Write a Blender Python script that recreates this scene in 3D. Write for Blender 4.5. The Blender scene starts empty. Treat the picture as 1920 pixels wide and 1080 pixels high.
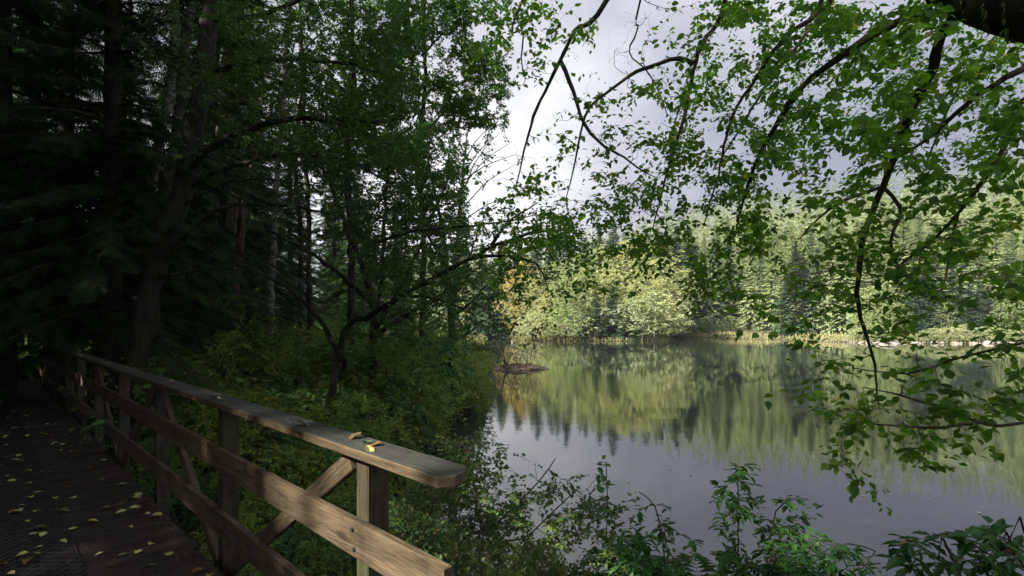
import bpy, math
import numpy as np
from math import radians as R

# ------------------------------------------------------------------ camera, world, sun, exposure
EYE = 1.59; F = 966.0; CX = 960.0; HY = 606.0; WATER = -1.6
scene = bpy.context.scene
col = scene.collection
cam_d = bpy.data.cameras.new('camera'); cam = bpy.data.objects.new('camera', cam_d); col.objects.link(cam)
cam.location = (0, 0, EYE); cam.rotation_euler = (R(90), 0, 0)
cam_d.sensor_width = 36; cam_d.lens = 36*F/1920; cam_d.shift_y = (HY-540)/1920
cam_d.clip_start = 0.05; cam_d.clip_end = 3000
scene.camera = cam
scene.view_settings.view_transform = 'Standard'; scene.view_settings.look = 'None'
scene.view_settings.gamma = 1; scene.view_settings.exposure = 1.47
SUN_AZ = math.atan2(-.85, -.53)          # direction towards the sun, measured from +Y to +X
SUN_EL = R(36)
SD = np.array([math.sin(SUN_AZ)*math.cos(SUN_EL), math.cos(SUN_AZ)*math.cos(SUN_EL), math.sin(SUN_EL)])
sun_d = bpy.data.lights.new('sun', 'SUN'); sun_d.energy = 5.0; sun_d.angle = R(.6); sun_d.color = (1, .94, .82)
sun = bpy.data.objects.new('sun', sun_d); col.objects.link(sun)
sun.rotation_euler = (R(90)-SUN_EL, 0, math.atan2(SD[0], -SD[1])); sun.location = (-20, -15, 30)

cy = scene.cycles
cy.max_bounces = 7; cy.diffuse_bounces = 3; cy.glossy_bounces = 3; cy.transmission_bounces = 4
cy.transparent_max_bounces = 4; cy.caustics_reflective = False; cy.caustics_refractive = False
cy.use_denoising = True; cy.use_adaptive_sampling = False
cy.sample_clamp_indirect = 6

def nd(nt, t, **kw):
    n = nt.nodes.new(t)
    for k, v in kw.items():
        if k == 'op': n.operation = v
        else: setattr(n, k, v)
    return n
def val(nt, op, a, b=None, c=None, clamp=False):
    n = nt.nodes.new('ShaderNodeMath'); n.operation = op; n.use_clamp = clamp
    for i, x in enumerate((a, b, c)):
        if x is None: continue
        if isinstance(x, (int, float)): n.inputs[i].default_value = x
        else: nt.links.new(x, n.inputs[i])
    return n.outputs[0]
def mixc(nt, f, a, b, mode='MIX'):
    n = nt.nodes.new('ShaderNodeMix'); n.data_type = 'RGBA'; n.blend_type = mode
    for i, x in ((0, f), (6, a), (7, b)):
        if isinstance(x, (int, float)): n.inputs[i].default_value = x
        elif isinstance(x, tuple): n.inputs[i].default_value = (*x, 1) if len(x) == 3 else x
        else: nt.links.new(x, n.inputs[i])
    return n.outputs[2]
def noise(nt, vec, scale, detail=4, rough=.55, dist=0):
    n = nt.nodes.new('ShaderNodeTexNoise'); n.inputs['Scale'].default_value = scale
    n.inputs['Detail'].default_value = detail; n.inputs['Roughness'].default_value = rough
    n.inputs['Distortion'].default_value = dist
    if vec is not None: nt.links.new(vec, n.inputs['Vector'])
    return n.outputs['Fac']
def smooth(nt, x, lo, hi):
    n = nt.nodes.new('ShaderNodeMapRange'); n.interpolation_type = 'SMOOTHSTEP'
    nt.links.new(x, n.inputs[0]); n.inputs[1].default_value = lo; n.inputs[2].default_value = hi
    return n.outputs[0]

def make_world():
    w = bpy.data.worlds.new('World'); scene.world = w; w.use_nodes = True
    nt = w.node_tree; nt.nodes.clear()
    out = nt.nodes.new('ShaderNodeOutputWorld'); bg = nt.nodes.new('ShaderNodeBackground')
    bg.inputs['Strength'].default_value = 0.1
    sky = nt.nodes.new('ShaderNodeTexSky'); sky.sky_type = 'NISHITA'; sky.sun_disc = False
    sky.sun_elevation = SUN_EL; sky.sun_rotation = SUN_AZ
    tc = nt.nodes.new('ShaderNodeTexCoord'); sep = nt.nodes.new('ShaderNodeSeparateXYZ')
    nt.links.new(tc.outputs['Generated'], sep.inputs[0])
    x, y, z = sep.outputs
    zz = val(nt, 'ADD', val(nt, 'MAXIMUM', z, 0.0), .22)
    comb = nt.nodes.new('ShaderNodeCombineXYZ')
    nt.links.new(val(nt, 'DIVIDE', x, zz), comb.inputs[0]); nt.links.new(val(nt, 'DIVIDE', y, zz), comb.inputs[1])
    v = comb.outputs[0]
    n1 = noise(nt, v, .9, 6, .55, .3)
    n2 = noise(nt, v, 1.7, 7, .6, .5)
    n3 = noise(nt, v, .55, 4, .5, .2)
    left = smooth(nt, x, .38, -.25)                     # brighter cloud towards the left of the lake
    low = smooth(nt, z, .5, .16)
    lf = val(nt, 'MULTIPLY', left, low)
    bright = val(nt, 'ADD', val(nt, 'MULTIPLY', smooth(nt, n1, .36, .68), .55), val(nt, 'MULTIPLY', lf, .75), clamp=True)
    bright = val(nt, 'ADD', bright, val(nt, 'MULTIPLY', left, .25), clamp=True)
    cloud = mixc(nt, bright, (1.33, 1.45, 1.9), (4.4, 4.42, 4.6))
    cloud = mixc(nt, val(nt, 'MULTIPLY', smooth(nt, n3, .5, .34), .45), cloud, (1.15, 1.28, 1.75))
    hole = val(nt, 'MULTIPLY', smooth(nt, n2, .56, .66), val(nt, 'MULTIPLY', left, 1.0))
    hole = val(nt, 'MULTIPLY', hole, .75)
    skyc = mixc(nt, 1.0, sky.outputs[0], (.9, .9, 1.0), 'MULTIPLY')
    c = mixc(nt, hole, cloud, skyc)
    nt.links.new(c, bg.inputs['Color']); nt.links.new(bg.outputs[0], out.inputs[0])
make_world()

# ------------------------------------------------------------------ helpers
rng = np.random.default_rng(7)
def P(px, py, Y):                                        # a photograph point at a known distance -> metres
    return np.array([(px-CX)/F*Y, Y, EYE-(py-HY)/F*Y])
def unit(a):
    return a/np.maximum(np.linalg.norm(a, axis=-1, keepdims=True), 1e-9)

class Geo:
    def __init__(s): s.v = []; s.f = []; s.var = []; s.n = 0; s.mi = []
    def add(s, v, f, var=None, mi=0):
        v = np.asarray(v, float).reshape(-1, 3); f = np.asarray(f, int)
        s.v.append(v); s.f.append(f+s.n); s.n += len(v)
        s.var.append(np.full(len(f), .5) if var is None else np.broadcast_to(var, (len(f),)))
        s.mi.append(np.full(len(f), mi)); return s
    def mesh(s, name, mats, smoothf=False):
        me = bpy.data.meshes.new(name)
        V = np.concatenate(s.v)
        loops = np.concatenate([f.ravel() for f in s.f]); tot = np.concatenate([np.full(len(f), f.shape[1]) for f in s.f])
        me.vertices.add(len(V)); me.vertices.foreach_set('co', V.ravel())
        me.loops.add(len(loops)); me.loops.foreach_set('vertex_index', loops.astype(np.int32))
        me.polygons.add(len(tot)); me.polygons.foreach_set('loop_start', (np.cumsum(tot)-tot).astype(np.int32))
        me.polygons.foreach_set('loop_total', tot.astype(np.int32))
        me.polygons.foreach_set('material_index', np.concatenate(s.mi).astype(np.int32))
        me.polygons.foreach_set('use_smooth', np.full(len(tot), bool(smoothf)))
        at = me.attributes.new('var', 'FLOAT', 'FACE'); at.data.foreach_set('value', np.concatenate(s.var).astype(np.float32))
        for m in (mats if isinstance(mats, (list, tuple)) else [mats]): me.materials.append(m)
        me.update(); me.validate(); return me
    def obj(s, name, mats, parent=None, smoothf=False):
        o = bpy.data.objects.new(name, s.mesh(name, mats, smoothf)); col.objects.link(o)
        if parent is not None: attach(o, parent)
        return o
def attach(o, parent):
    top = parent; off = np.zeros(3)
    while top is not None: off += np.array(top.location); top = top.parent
    o.parent = parent; o.location = tuple(np.array(o.location)-off)
def tag(o, label=None, cat=None, group=None, kind=None):
    for k, v in (('label', label), ('category', cat), ('group', group), ('kind', kind)):
        if v: o[k] = v
    return o
def empty(name, loc, label=None, cat=None, group=None):
    o = bpy.data.objects.new(name, None); col.objects.link(o); o.location = tuple(loc); o.empty_display_size = .2
    return tag(o, label, cat, group)
def copy_tree(o, parent=None):
    c = o.copy(); col.objects.link(c); c.parent = parent
    for ch in o.children: copy_tree(ch, c)
    return c

def spline(pts, step):
    pts = np.asarray(pts, float); n = len(pts)
    ext = np.vstack([2*pts[0]-pts[1], pts, 2*pts[-1]-pts[-2]]); out = []
    for i in range(n-1):
        a, b, c, d = ext[i:i+4]; m = max(2, int(np.linalg.norm((c-b)[:3])/step))
        t = np.linspace(0, 1, m, endpoint=False)[:, None]
        out.append(.5*(2*b+(c-a)*t+(2*a-5*b+4*c-d)*t*t+(-a+3*b-3*c+d)*t**3))
    out.append(pts[-1:]); return np.vstack(out)
def tubes(g, Pt, Rd, sides=5, var=.5, bumpy=0., mi=0):
    """Pt (M,K,3), Rd (M,K)"""
    M, K, _ = Pt.shape
    T = unit(np.gradient(Pt, axis=1))
    ref = np.where(np.abs(T[:, :1, 2:3]) > .8, np.array([1., 0, 0]), np.array([0, 0, 1.]))
    ref = np.broadcast_to(ref, T.shape)
    A = unit(np.cross(T, ref)); B = np.cross(T, A)
    th = np.arange(sides)*2*math.pi/sides
    rr = Rd[:, :, None]*(1+bumpy*rng.normal(size=(M, K, sides)))
    V = Pt[:, :, None]+rr[..., None]*(np.cos(th)[:, None]*A[:, :, None]+np.sin(th)[:, None]*B[:, :, None])
    base = np.arange(M)[:, None, None]*K*sides+np.arange(K-1)[None, :, None]*sides
    j = np.arange(sides)[None, None]; j2 = (j+1) % sides
    f = np.stack([base+j, base+j2, base+sides+j2, base+sides+j], -1).reshape(-1, 4)
    v = var if np.isscalar(var) else np.repeat(var, (K-1)*sides)
    g.add(V, f, v, mi)
def limb(g, pts, r0, r1, step=.12, wob=.012, sides=8, bumpy=.07, power=1.0, mi=0):
    c = spline(pts, step); K = len(c)
    n = rng.normal(size=(K, 3)); n = (n+np.roll(n, 1, 0)+np.roll(n, 2, 0))/2; n[0] = 0
    c = c+n*wob
    r = r1+(r0-r1)*(1-np.linspace(0, 1, K))**power
    tubes(g, c[None], r[None], sides, .5, bumpy, mi)
    return c, r

# leaf templates: (u along, v across, w up), faces
def tmpl(rows, faces): return np.array(rows, float), [np.array(f) for f in faces]
OVATE = tmpl([(0, 0, 0), (.3, 0, -.03), (.62, 0, -.04), (1, 0, -.12), (.1, .14, .03), (.34, .3, .07), (.66, .235, .03), (.1, -.14, .03), (.34, -.3, .07), (.66, -.235, .03)],
             [[(0, 1, 5, 4), (1, 2, 6, 5), (0, 7, 8, 1), (1, 8, 9, 2)], [(2, 3, 6), (2, 9, 3)]])
SMALL = tmpl([(0, 0, 0), (.42, .29, .07), (1, 0, -.06), (.42, -.29, .07)], [[(0, 1, 2), (0, 2, 3)]])
POINTY = tmpl([(0, 0, 0), (.25, .2, .05), (.42, .16, .02), (.5, .24, .04), (.7, .1, -.02), (.72, .15, 0), (1, 0, -.18), (.72, -.15, 0), (.7, -.1, -.02), (.5, -.24, .04), (.42, -.16, .02), (.25, -.2, .05), (.45, 0, -.04)],
              [[(12, i+1, i) for i in range(11)]+[(12, 0, 11)]])
_lob = []
for k in range(17):
    a = math.pi*(k/16*1.72-.86)*1.0; rad = (.62, .40, .5, .34)[k % 4]*(1.25-.35*abs(k-8)/8)*(1.3 if k == 8 else 1)
    _lob.append((.34+rad*math.cos(a), rad*math.sin(a), .06*abs(math.sin(a))-.05))
LOBED = tmpl([(0, 0, 0), (.34, 0, -.03)]+_lob, [[(1, i+1, i) for i in range(2, 18)]+[(1, 2, 0), (1, 0, 18)]])
_fv, _ff = [], []
for k in range(9):
    u = k/9; l = .34*(1-.75*u)+.03; a0 = len(_fv)
    for s in (1, -1):
        b = len(_fv); _fv += [(u, 0, 0), (u+.055, 0, 0), (u+.16+.1*(1-u), s*l, -.05)]; _ff.append((b, b+1, b+2))
_b = len(_fv); _fv += [(.85, .02, 0), (.85, -.02, 0), (1.06, 0, -.04)]; _ff.append((_b, _b+1, _b+2))
FROND = tmpl(_fv, [_ff])
TUFT = tmpl([(0, -.03, 0), (0, .03, 0), (.5, .42, -.12), (.3, .05, 0), (.5, -.42, -.12), (.3, -.05, 0), (1, 0, -.1), (.75, .3, -.1), (.75, -.3, -.1)],
            [[(0, 3, 2), (1, 4, 5), (5, 3, 6), (3, 7, 6), (5, 6, 8), (0, 1, 3)]])
TUFT3 = tmpl([(0, -.05, 0), (0, .05, 0), (.55, .45, -.12), (.55, -.45, -.12), (1.05, 0, -.12)], [[(0, 1, 2), (0, 3, 1), (0, 1, 4)]])
def leaves(g, pos, d, n, L, T, var, wid=1., mi=0):
    V, fs = T; M = len(pos)
    if M == 0: return
    d = unit(d); s = unit(np.cross(n, d)); n = np.cross(d, s)
    L = np.broadcast_to(L, (M,))[:, None, None]; W = np.broadcast_to(wid, (M,))[:, None, None]
    X = pos[:, None]+L*(V[None, :, :1]*d[:, None]+W*V[None, :, 1:2]*s[:, None]+V[None, :, 2:]*n[:, None])
    base = g.n; first = True
    for f in fs:
        F_ = (np.arange(M)[:, None, None]*len(V)+f[None]).reshape(-1, f.shape[1])
        if first: g.add(X, F_, np.repeat(var, len(f)), mi); first = False
        else:
            g.f.append(F_+base); g.var.append(np.repeat(var, len(f))); g.mi.append(np.full(len(F_), mi))

def grow(skel, sr, attr, sag=.12, K=6, rmax=.02, fwd=.45, rtip=.0012, wob=.03, own=None):
    """join every attractor to the nearest node of the tree with a curved twig; returns twigs (M,K,3) and radii"""
    nmax = len(skel)+len(attr)*(K-1)
    N = np.zeros((nmax, 3)); D = np.zeros((nmax, 3)); Rr = np.zeros(nmax); n = len(skel); O = np.zeros(nmax, int); ow = np.zeros(len(attr), int)
    if own is not None: O[:n] = own
    N[:n] = skel; Rr[:n] = sr; D[:n] = unit(np.gradient(skel, axis=0)) if n > 1 else 0
    # order by distance to the skeleton
    sub = skel[::max(1, len(skel)//400)]
    dm = np.array([np.min(((sub-a)**2).sum(1)) for a in attr]); order = np.argsort(dm)
    tw = np.zeros((len(attr), K, 3)); tr = np.zeros((len(attr), K)); t = np.linspace(0, 1, K)[:, None]
    for q, i in enumerate(order):
        a = attr[i]; dv = a-N[:n]; d2 = (dv**2).sum(1)
        j = int(np.argmin(d2)); L = math.sqrt(d2[j])+1e-6; b = N[j]
        c = b+D[j]*L*fwd*.6+(a-b)*.35+np.array([0, 0, sag*L])+rng.normal(size=3)*wob*L*2
        p = (1-t)**2*b+2*t*(1-t)*c+t*t*a
        p[1:-1] += rng.normal(size=(K-2, 3))*wob*L
        r0 = min(Rr[j]*.8, rmax, .0022+.008*L); r1 = max(rtip, r0*.35)
        tw[q] = p; tr[q] = np.linspace(r0, min(r1, r0), K)
        N[n:n+K-1] = p[1:]; D[n:n+K-1] = unit(np.diff(p, axis=0)); Rr[n:n+K-1] = tr[q, 1:]; ow[q] = O[j]; O[n:n+K-1] = O[j]; n += K-1
    return (tw, tr) if own is None else (tw, tr, ow)
def twig_leaves(g, tw, per, L, T, t0=.25, droop=.35, flat=1.2, var=None, spread=.9, wid=1., cull=None, Lj=.25, mi=0):
    M, K, _ = tw.shape
    if M == 0: return
    n = M*per; idx = np.repeat(np.arange(M), per)
    t = np.tile(np.linspace(t0, 1, per), M)+rng.normal(size=n)*.03; t = np.clip(t, 0, 1)*(K-1)
    k = np.minimum(t.astype(int), K-2); fr = (t-k)[:, None]
    pos = tw[idx, k]*(1-fr)+tw[idx, k+1]*fr
    T_ = unit(tw[idx, k+1]-tw[idx, k]); up = np.array([0, 0, 1.])
    side = unit(np.cross(T_, up)+1e-6)*np.tile(np.where(np.arange(per) % 2 == 0, 1, -1), M)[:, None]
    d = T_*.55+side*spread+rng.normal(size=(n, 3))*.35-up*droop
    nr = up*flat+rng.normal(size=(n, 3))*.55
    v = rng.random(n) if var is None else np.clip(var[0]+rng.normal(size=n)*var[1], 0, 1)
    LL = L*(1+rng.normal(size=n)*Lj).clip(.45, 1.6)
    keep = np.ones(n, bool) if cull is None else ~cull(pos)
    leaves(g, pos[keep]+d[keep]*.004, d[keep], nr[keep], LL[keep], T, v[keep], wid, mi)

# ------------------------------------------------------------------ materials
def mat(name):
    m = bpy.data.materials.new(name); m.use_nodes = True
    nt = m.node_tree; b = nt.nodes['Principled BSDF']; return m, nt, b
def leaf_mat(name, a, b, third=None, trans=.35, rough=.45, spec=.35, thr=.9, trc=None):
    m, nt, bs = mat(name)
    at = nt.nodes.new('ShaderNodeAttribute'); at.attribute_name = 'var'
    tc = nt.nodes.new('ShaderNodeTexCoord'); nz = noise(nt, tc.outputs['Object'], 1.3, 3)
    f = val(nt, 'ADD', val(nt, 'MULTIPLY', at.outputs['Fac'], .75), val(nt, 'MULTIPLY', val(nt, 'SUBTRACT', nz, .35), .8), clamp=True)
    c = mixc(nt, f, a, b)
    oi = nt.nodes.new('ShaderNodeObjectInfo'); c = mixc(nt, oi.outputs['Random'], mixc(nt, 1.0, c, (.72, .82, .8), 'MULTIPLY'), mixc(nt, 1.0, c, (1.22, 1.14, 1.0), 'MULTIPLY'))
    if third: c = mixc(nt, val(nt, 'GREATER_THAN', at.outputs['Fac'], thr), c, third)
    nt.links.new(c, bs.inputs['Base Color']); bs.inputs['Roughness'].default_value = rough
    bs.inputs['Specular IOR Level'].default_value = spec
    tr = nt.nodes.new('ShaderNodeBsdfTranslucent'); tc2 = mixc(nt, 1.0, c, trc or (1.5, 1.7, .7), 'MULTIPLY')
    nt.links.new(tc2, tr.inputs[0])
    mx = nt.nodes.new('ShaderNodeMixShader'); mx.inputs[0].default_value = trans
    nt.links.new(bs.outputs[0], mx.inputs[1]); nt.links.new(tr.outputs[0], mx.inputs[2])
    nt.links.new(mx.outputs[0], nt.nodes['Material Output'].inputs[0]); return m
def bark_mat(name, a, b, moss=None, scale=9, stretch=.25, bump=.5, mossamt=.5):
    m, nt, bs = mat(name)
    tc = nt.nodes.new('ShaderNodeTexCoord'); mp = nt.nodes.new('ShaderNodeMapping')
    mp.inputs['Scale'].default_value = (1, 1, stretch); nt.links.new(tc.outputs['Object'], mp.inputs[0])
    n1 = noise(nt, mp.outputs[0], scale, 6, .65, .4); n2 = noise(nt, tc.outputs['Object'], 2.3, 4)
    c = mixc(nt, smooth(nt, n1, .35, .65), a, b)
    if moss: c = mixc(nt, val(nt, 'MULTIPLY', smooth(nt, n2, .62-mossamt*.3, .72-mossamt*.3), .85), c, moss)
    nt.links.new(c, bs.inputs['Base Color']); bs.inputs['Roughness'].default_value = .9
    bs.inputs['Specular IOR Level'].default_value = .2
    bp = nt.nodes.new('ShaderNodeBump'); bp.inputs['Strength'].default_value = bump; bp.inputs['Distance'].default_value = .03
    nt.links.new(n1, bp.inputs['Height']); nt.links.new(bp.outputs[0], bs.inputs['Normal']); return m
def wood_mat(name, light, dark, grain=1., rough=.75, lichen=None, bump=.4):
    m, nt, bs = mat(name)
    tc = nt.nodes.new('ShaderNodeTexCoord'); oi = nt.nodes.new('ShaderNodeObjectInfo')
    off = nt.nodes.new('ShaderNodeCombineXYZ')
    for k in range(3): nt.links.new(val(nt, 'MULTIPLY', oi.outputs['Random'], 31.7+k*7), off.inputs[k])
    ad = nt.nodes.new('ShaderNodeVectorMath'); ad.operation = 'ADD'
    nt.links.new(tc.outputs['Object'], ad.inputs[0]); nt.links.new(off.outputs[0], ad.inputs[1])
    mp = nt.nodes.new('ShaderNodeMapping'); mp.inputs['Scale'].default_value = (.45, 5.5, 5.5); nt.links.new(ad.outputs[0], mp.inputs[0])
    rg = val(nt, 'PINGPONG', val(nt, 'MULTIPLY', noise(nt, mp.outputs[0], 1.3, 2, .4, .2), 17), 1.0)
    mp2 = nt.nodes.new('ShaderNodeMapping'); mp2.inputs['Scale'].default_value = (3, 60, 60); nt.links.new(ad.outputs[0], mp2.inputs[0])
    fine = noise(nt, mp2.outputs[0], 3, 5, .6)
    blot = noise(nt, ad.outputs[0], 3.1, 5, .6)
    g = val(nt, 'ADD', val(nt, 'MULTIPLY', rg, .45*grain), val(nt, 'MULTIPLY', smooth(nt, fine, .3, .7), .6), clamp=True)
    c = mixc(nt, g, dark, light)
    # knots
    mp3 = nt.nodes.new('ShaderNodeMapping'); mp3.inputs['Scale'].default_value = (1.9, 5.2, 5.2); nt.links.new(ad.outputs[0], mp3.inputs[0])
    vo = nt.nodes.new('ShaderNodeTexVoronoi'); vo.inputs['Scale'].default_value = 1.25; nt.links.new(mp3.outputs[0], vo.inputs['Vector'])
    kn = smooth(nt, vo.outputs['Distance'], .17, .07)
    c = mixc(nt, val(nt, 'MULTIPLY', kn, .7), c, tuple(x*.35 for x in dark))
    c = mixc(nt, val(nt, 'MULTIPLY', smooth(nt, blot, .45, .7), .55), c, tuple(x*.5 for x in dark))
    if lichen: c = mixc(nt, val(nt, 'MULTIPLY', smooth(nt, noise(nt, ad.outputs[0], 7, 6, .7), .5, .62), .6), c, lichen)
    nt.links.new(c, bs.inputs['Base Color']); bs.inputs['Roughness'].default_value = rough; bs.inputs['Specular IOR Level'].default_value = .3
    bp = nt.nodes.new('ShaderNodeBump'); bp.inputs['Strength'].default_value = bump; bp.inputs['Distance'].default_value = .004
    nt.links.new(g, bp.inputs['Height']); nt.links.new(bp.outputs[0], bs.inputs['Normal']); return m
def plain(name, c, rough=.8, c2=None, scale=6):
    m, nt, bs = mat(name); tc = nt.nodes.new('ShaderNodeTexCoord')
    cc = mixc(nt, smooth(nt, noise(nt, tc.outputs['Object'], scale, 5, .6), .35, .65), c, c2 or tuple(x*.5 for x in c))
    nt.links.new(cc, bs.inputs['Base Color']); bs.inputs['Roughness'].default_value = rough; return m

M_OVER = leaf_mat('overhang_leaf', (.05, .125, .02), (.16, .28, .04), (.36, .33, .06), trans=.6, thr=.985)
M_LEFT = leaf_mat('alder_leaf', (.045, .11, .028), (.10, .19, .042), (.28, .27, .06), trans=.38, thr=.985)
M_LEFT2 = leaf_mat('dull_alder_leaf', (.035, .085, .025), (.08, .15, .038), None, trans=.35)
M_SHRUB = leaf_mat('shrub_leaf', (.12, .22, .055), (.24, .35, .09), (.32, .3, .05), trans=.35, thr=.97)
M_SHRUBY = leaf_mat('yellow_shrub_leaf', (.15, .21, .035), (.31, .34, .055), (.34, .24, .06), trans=.35, thr=.97)
M_BUSH = leaf_mat('dark_bush_leaf', (.06, .11, .032), (.12, .18, .05), (.2, .13, .05), trans=.3, thr=.97)
M_BRAM = leaf_mat('foreground_bramble_leaf', (.025, .09, .02), (.065, .16, .035), (.25, .14, .05), trans=.3, thr=.99)
M_BERRY = leaf_mat('bramble_leaf', (.075, .18, .06), (.15, .27, .09), (.3, .22, .05), trans=.35, thr=.98)
M_FIR = leaf_mat('fir_needle', (.018, .045, .014), (.04, .09, .02), None, trans=.15, spec=.12, rough=.6)
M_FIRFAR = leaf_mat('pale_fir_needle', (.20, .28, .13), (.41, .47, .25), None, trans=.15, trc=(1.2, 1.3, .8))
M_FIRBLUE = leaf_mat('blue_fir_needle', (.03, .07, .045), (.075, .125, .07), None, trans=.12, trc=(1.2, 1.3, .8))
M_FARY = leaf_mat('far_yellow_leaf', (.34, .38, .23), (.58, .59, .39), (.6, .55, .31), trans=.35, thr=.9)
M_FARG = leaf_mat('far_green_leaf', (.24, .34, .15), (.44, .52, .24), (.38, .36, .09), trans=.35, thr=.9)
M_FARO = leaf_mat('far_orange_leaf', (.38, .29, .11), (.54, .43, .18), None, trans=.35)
M_STRAW = leaf_mat('straw_grass', (.20, .22, .09), (.42, .38, .22), None, trans=.2)
M_FERN = leaf_mat('fern_leaf', (.03, .09, .02), (.06, .14, .03), None, trans=.3)
M_YLEAF = leaf_mat('fallen_yellow', (.42, .41, .15), (.62, .60, .26), None, trans=.1, trc=(1, 1, .5))
M_BLEAF = leaf_mat('fallen_brown', (.13, .075, .035), (.24, .14, .06), None, trans=.1, trc=(1, 1, .5))
M_GLEAF = leaf_mat('fallen_green', (.12, .18, .07), (.2, .26, .10), None, trans=.1, trc=(1, 1, .5))
B_DARK = bark_mat('dark_bark', (.018, .014, .011), (.05, .042, .034), (.03, .045, .012), mossamt=.3)
B_MOSS = bark_mat('mossy_bark', (.018, .014, .011), (.045, .036, .027), (.026, .042, .01), mossamt=.8, scale=14)
B_PALE = bark_mat('pale_bark', (.30, .29, .25), (.10, .09, .075), (.10, .12, .05), scale=5, stretch=1.5, mossamt=.2)
B_SNAG = bark_mat('snag_bark', (.16, .085, .055), (.07, .04, .03), None, scale=12, stretch=.12)
B_SPLIT = bark_mat('split_wood', (.3, .23, .16), (.16, .11, .07), None, scale=22, stretch=.06)
B_TWIG = bark_mat('twig_bark', (.05, .04, .032), (.1, .08, .06))
B_TAN = bark_mat('tan_twig', (.26, .20, .12), (.14, .10, .06), None, scale=4)
B_GREY = bark_mat('grey_bark', (.36, .34, .30), (.2, .18, .15), None, scale=4)
W_RAIL = wood_mat('rail_wood', (.165, .118, .068), (.035, .025, .014), 1.0, bump=.8)
W_TOP = wood_mat('weathered_rail_top', (.065, .066, .057), (.022, .022, .018), .6, lichen=(.065, .075, .045), bump=.7)
W_POST = wood_mat('post_wood', (.085, .065, .038), (.03, .022, .013), .8, lichen=(.07, .085, .03))
W_DECK = wood_mat('deck_wood', (.075, .058, .052), (.03, .023, .021), .5, rough=.42, bump=.8)
M_MAT = plain('grip_mesh', (.035, .034, .036), .5)
M_ROCK = plain('shore_rock', (.42, .39, .34), .9, (.22, .2, .17), 2.5)
M_MUD = plain('mud', (.16, .12, .11), .8, (.09, .06, .055), 3)

def ground_mat():
    m, nt, bs = mat('forest_floor'); g = nt.nodes.new('ShaderNodeNewGeometry')
    n1 = noise(nt, g.outputs['Position'], 1.4, 7, .65); n2 = noise(nt, g.outputs['Position'], 9, 5, .7)
    c = mixc(nt, smooth(nt, n1, .4, .62), (.05, .038, .026), (.04, .062, .02))
    c = mixc(nt, smooth(nt, n2, .5, .68), c, (.11, .08, .045))
    nt.links.new(c, bs.inputs['Base Color']); bs.inputs['Roughness'].default_value = .95
    bp = nt.nodes.new('ShaderNodeBump'); bp.inputs['Strength'].default_value = .8; bp.inputs['Distance'].default_value = .08
    nt.links.new(n2, bp.inputs['Height']); nt.links.new(bp.outputs[0], bs.inputs['Normal']); return m
def water_mat():
    m, nt, bs = mat('lake_water'); g = nt.nodes.new('ShaderNodeNewGeometry')
    mp = nt.nodes.new('ShaderNodeMapping'); mp.inputs['Scale'].default_value = (.35, 1.1, 1); mp.inputs['Rotation'].default_value = (0, 0, .12)
    nt.links.new(g.outputs['Position'], mp.inputs[0])
    n1 = noise(nt, mp.outputs[0], 2.2, 3, .5, .6); n2 = noise(nt, mp.outputs[0], 7.5, 2, .5, .4)
    pat = noise(nt, g.outputs['Position'], .05, 3)
    h = val(nt, 'ADD', val(nt, 'MULTIPLY', n1, .7), val(nt, 'MULTIPLY', n2, .25))
    bp = nt.nodes.new('ShaderNodeBump'); bp.inputs['Distance'].default_value = .012
    nt.links.new(val(nt, 'ADD', val(nt, 'MULTIPLY', smooth(nt, pat, .45, .62), .4), .14), bp.inputs['Strength'])
    nt.links.new(h, bp.inputs['Height']); nt.links.new(bp.outputs[0], bs.inputs['Normal'])
    bs.inputs['Base Color'].default_value = (.022, .030, .024, 1); bs.inputs['Roughness'].default_value = .02
    bs.inputs['IOR'].default_value = 1.9; return m

# ------------------------------------------------------------------ ground and lake
SHORE = np.array([(-6, 120), (-4.9, 100), (-4.4, 79), (-2.4, 52), (-1.4, 33), (-1.7, 26), (-1.9, 20), (-2.3, 16), (-2.1, 12.7), (-2.2, 9.5), (-1.6, 7), (-.4, 5.9), (1.2, 5.5), (3, 5.2), (6, 5), (11, 4.3), (20, 1), (40, -12), (80, -30), (140, -30),
                  (150, 40), (130, 70), (98, 80), (80, 80), (68, 80), (56, 82), (52, 99), (48, 102), (42, 116), (34, 122), (31, 124), (30.5, 98), (27, 92), (20, 91), (10, 91), (2.6, 92), (.5, 100), (-1, 118)], float)
def lake_dist(x, y):                                     # signed distance: negative inside the lake
    x = np.asarray(x, float); y = np.asarray(y, float)
    d = np.full(x.shape, 1e9); ins = np.zeros(x.shape, bool); n = len(SHORE)
    for i in range(n):
        a = SHORE[i]; b = SHORE[(i+1) % n]; e = b-a
        t = np.clip(((x-a[0])*e[0]+(y-a[1])*e[1])/(e@e), 0, 1)
        d = np.minimum(d, np.hypot(x-a[0]-t*e[0], y-a[1]-t*e[1]))
        c = ((a[1] > y) != (b[1] > y)) & (x < (b[0]-a[0])*(y-a[1])/(b[1]-a[1]+1e-12)+a[0]); ins ^= c
    return np.where(ins, -d, d)
def sstep(x, a, b):
    t = np.clip((x-a)/(b-a), 0, 1); return t*t*(3-2*t)
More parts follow.
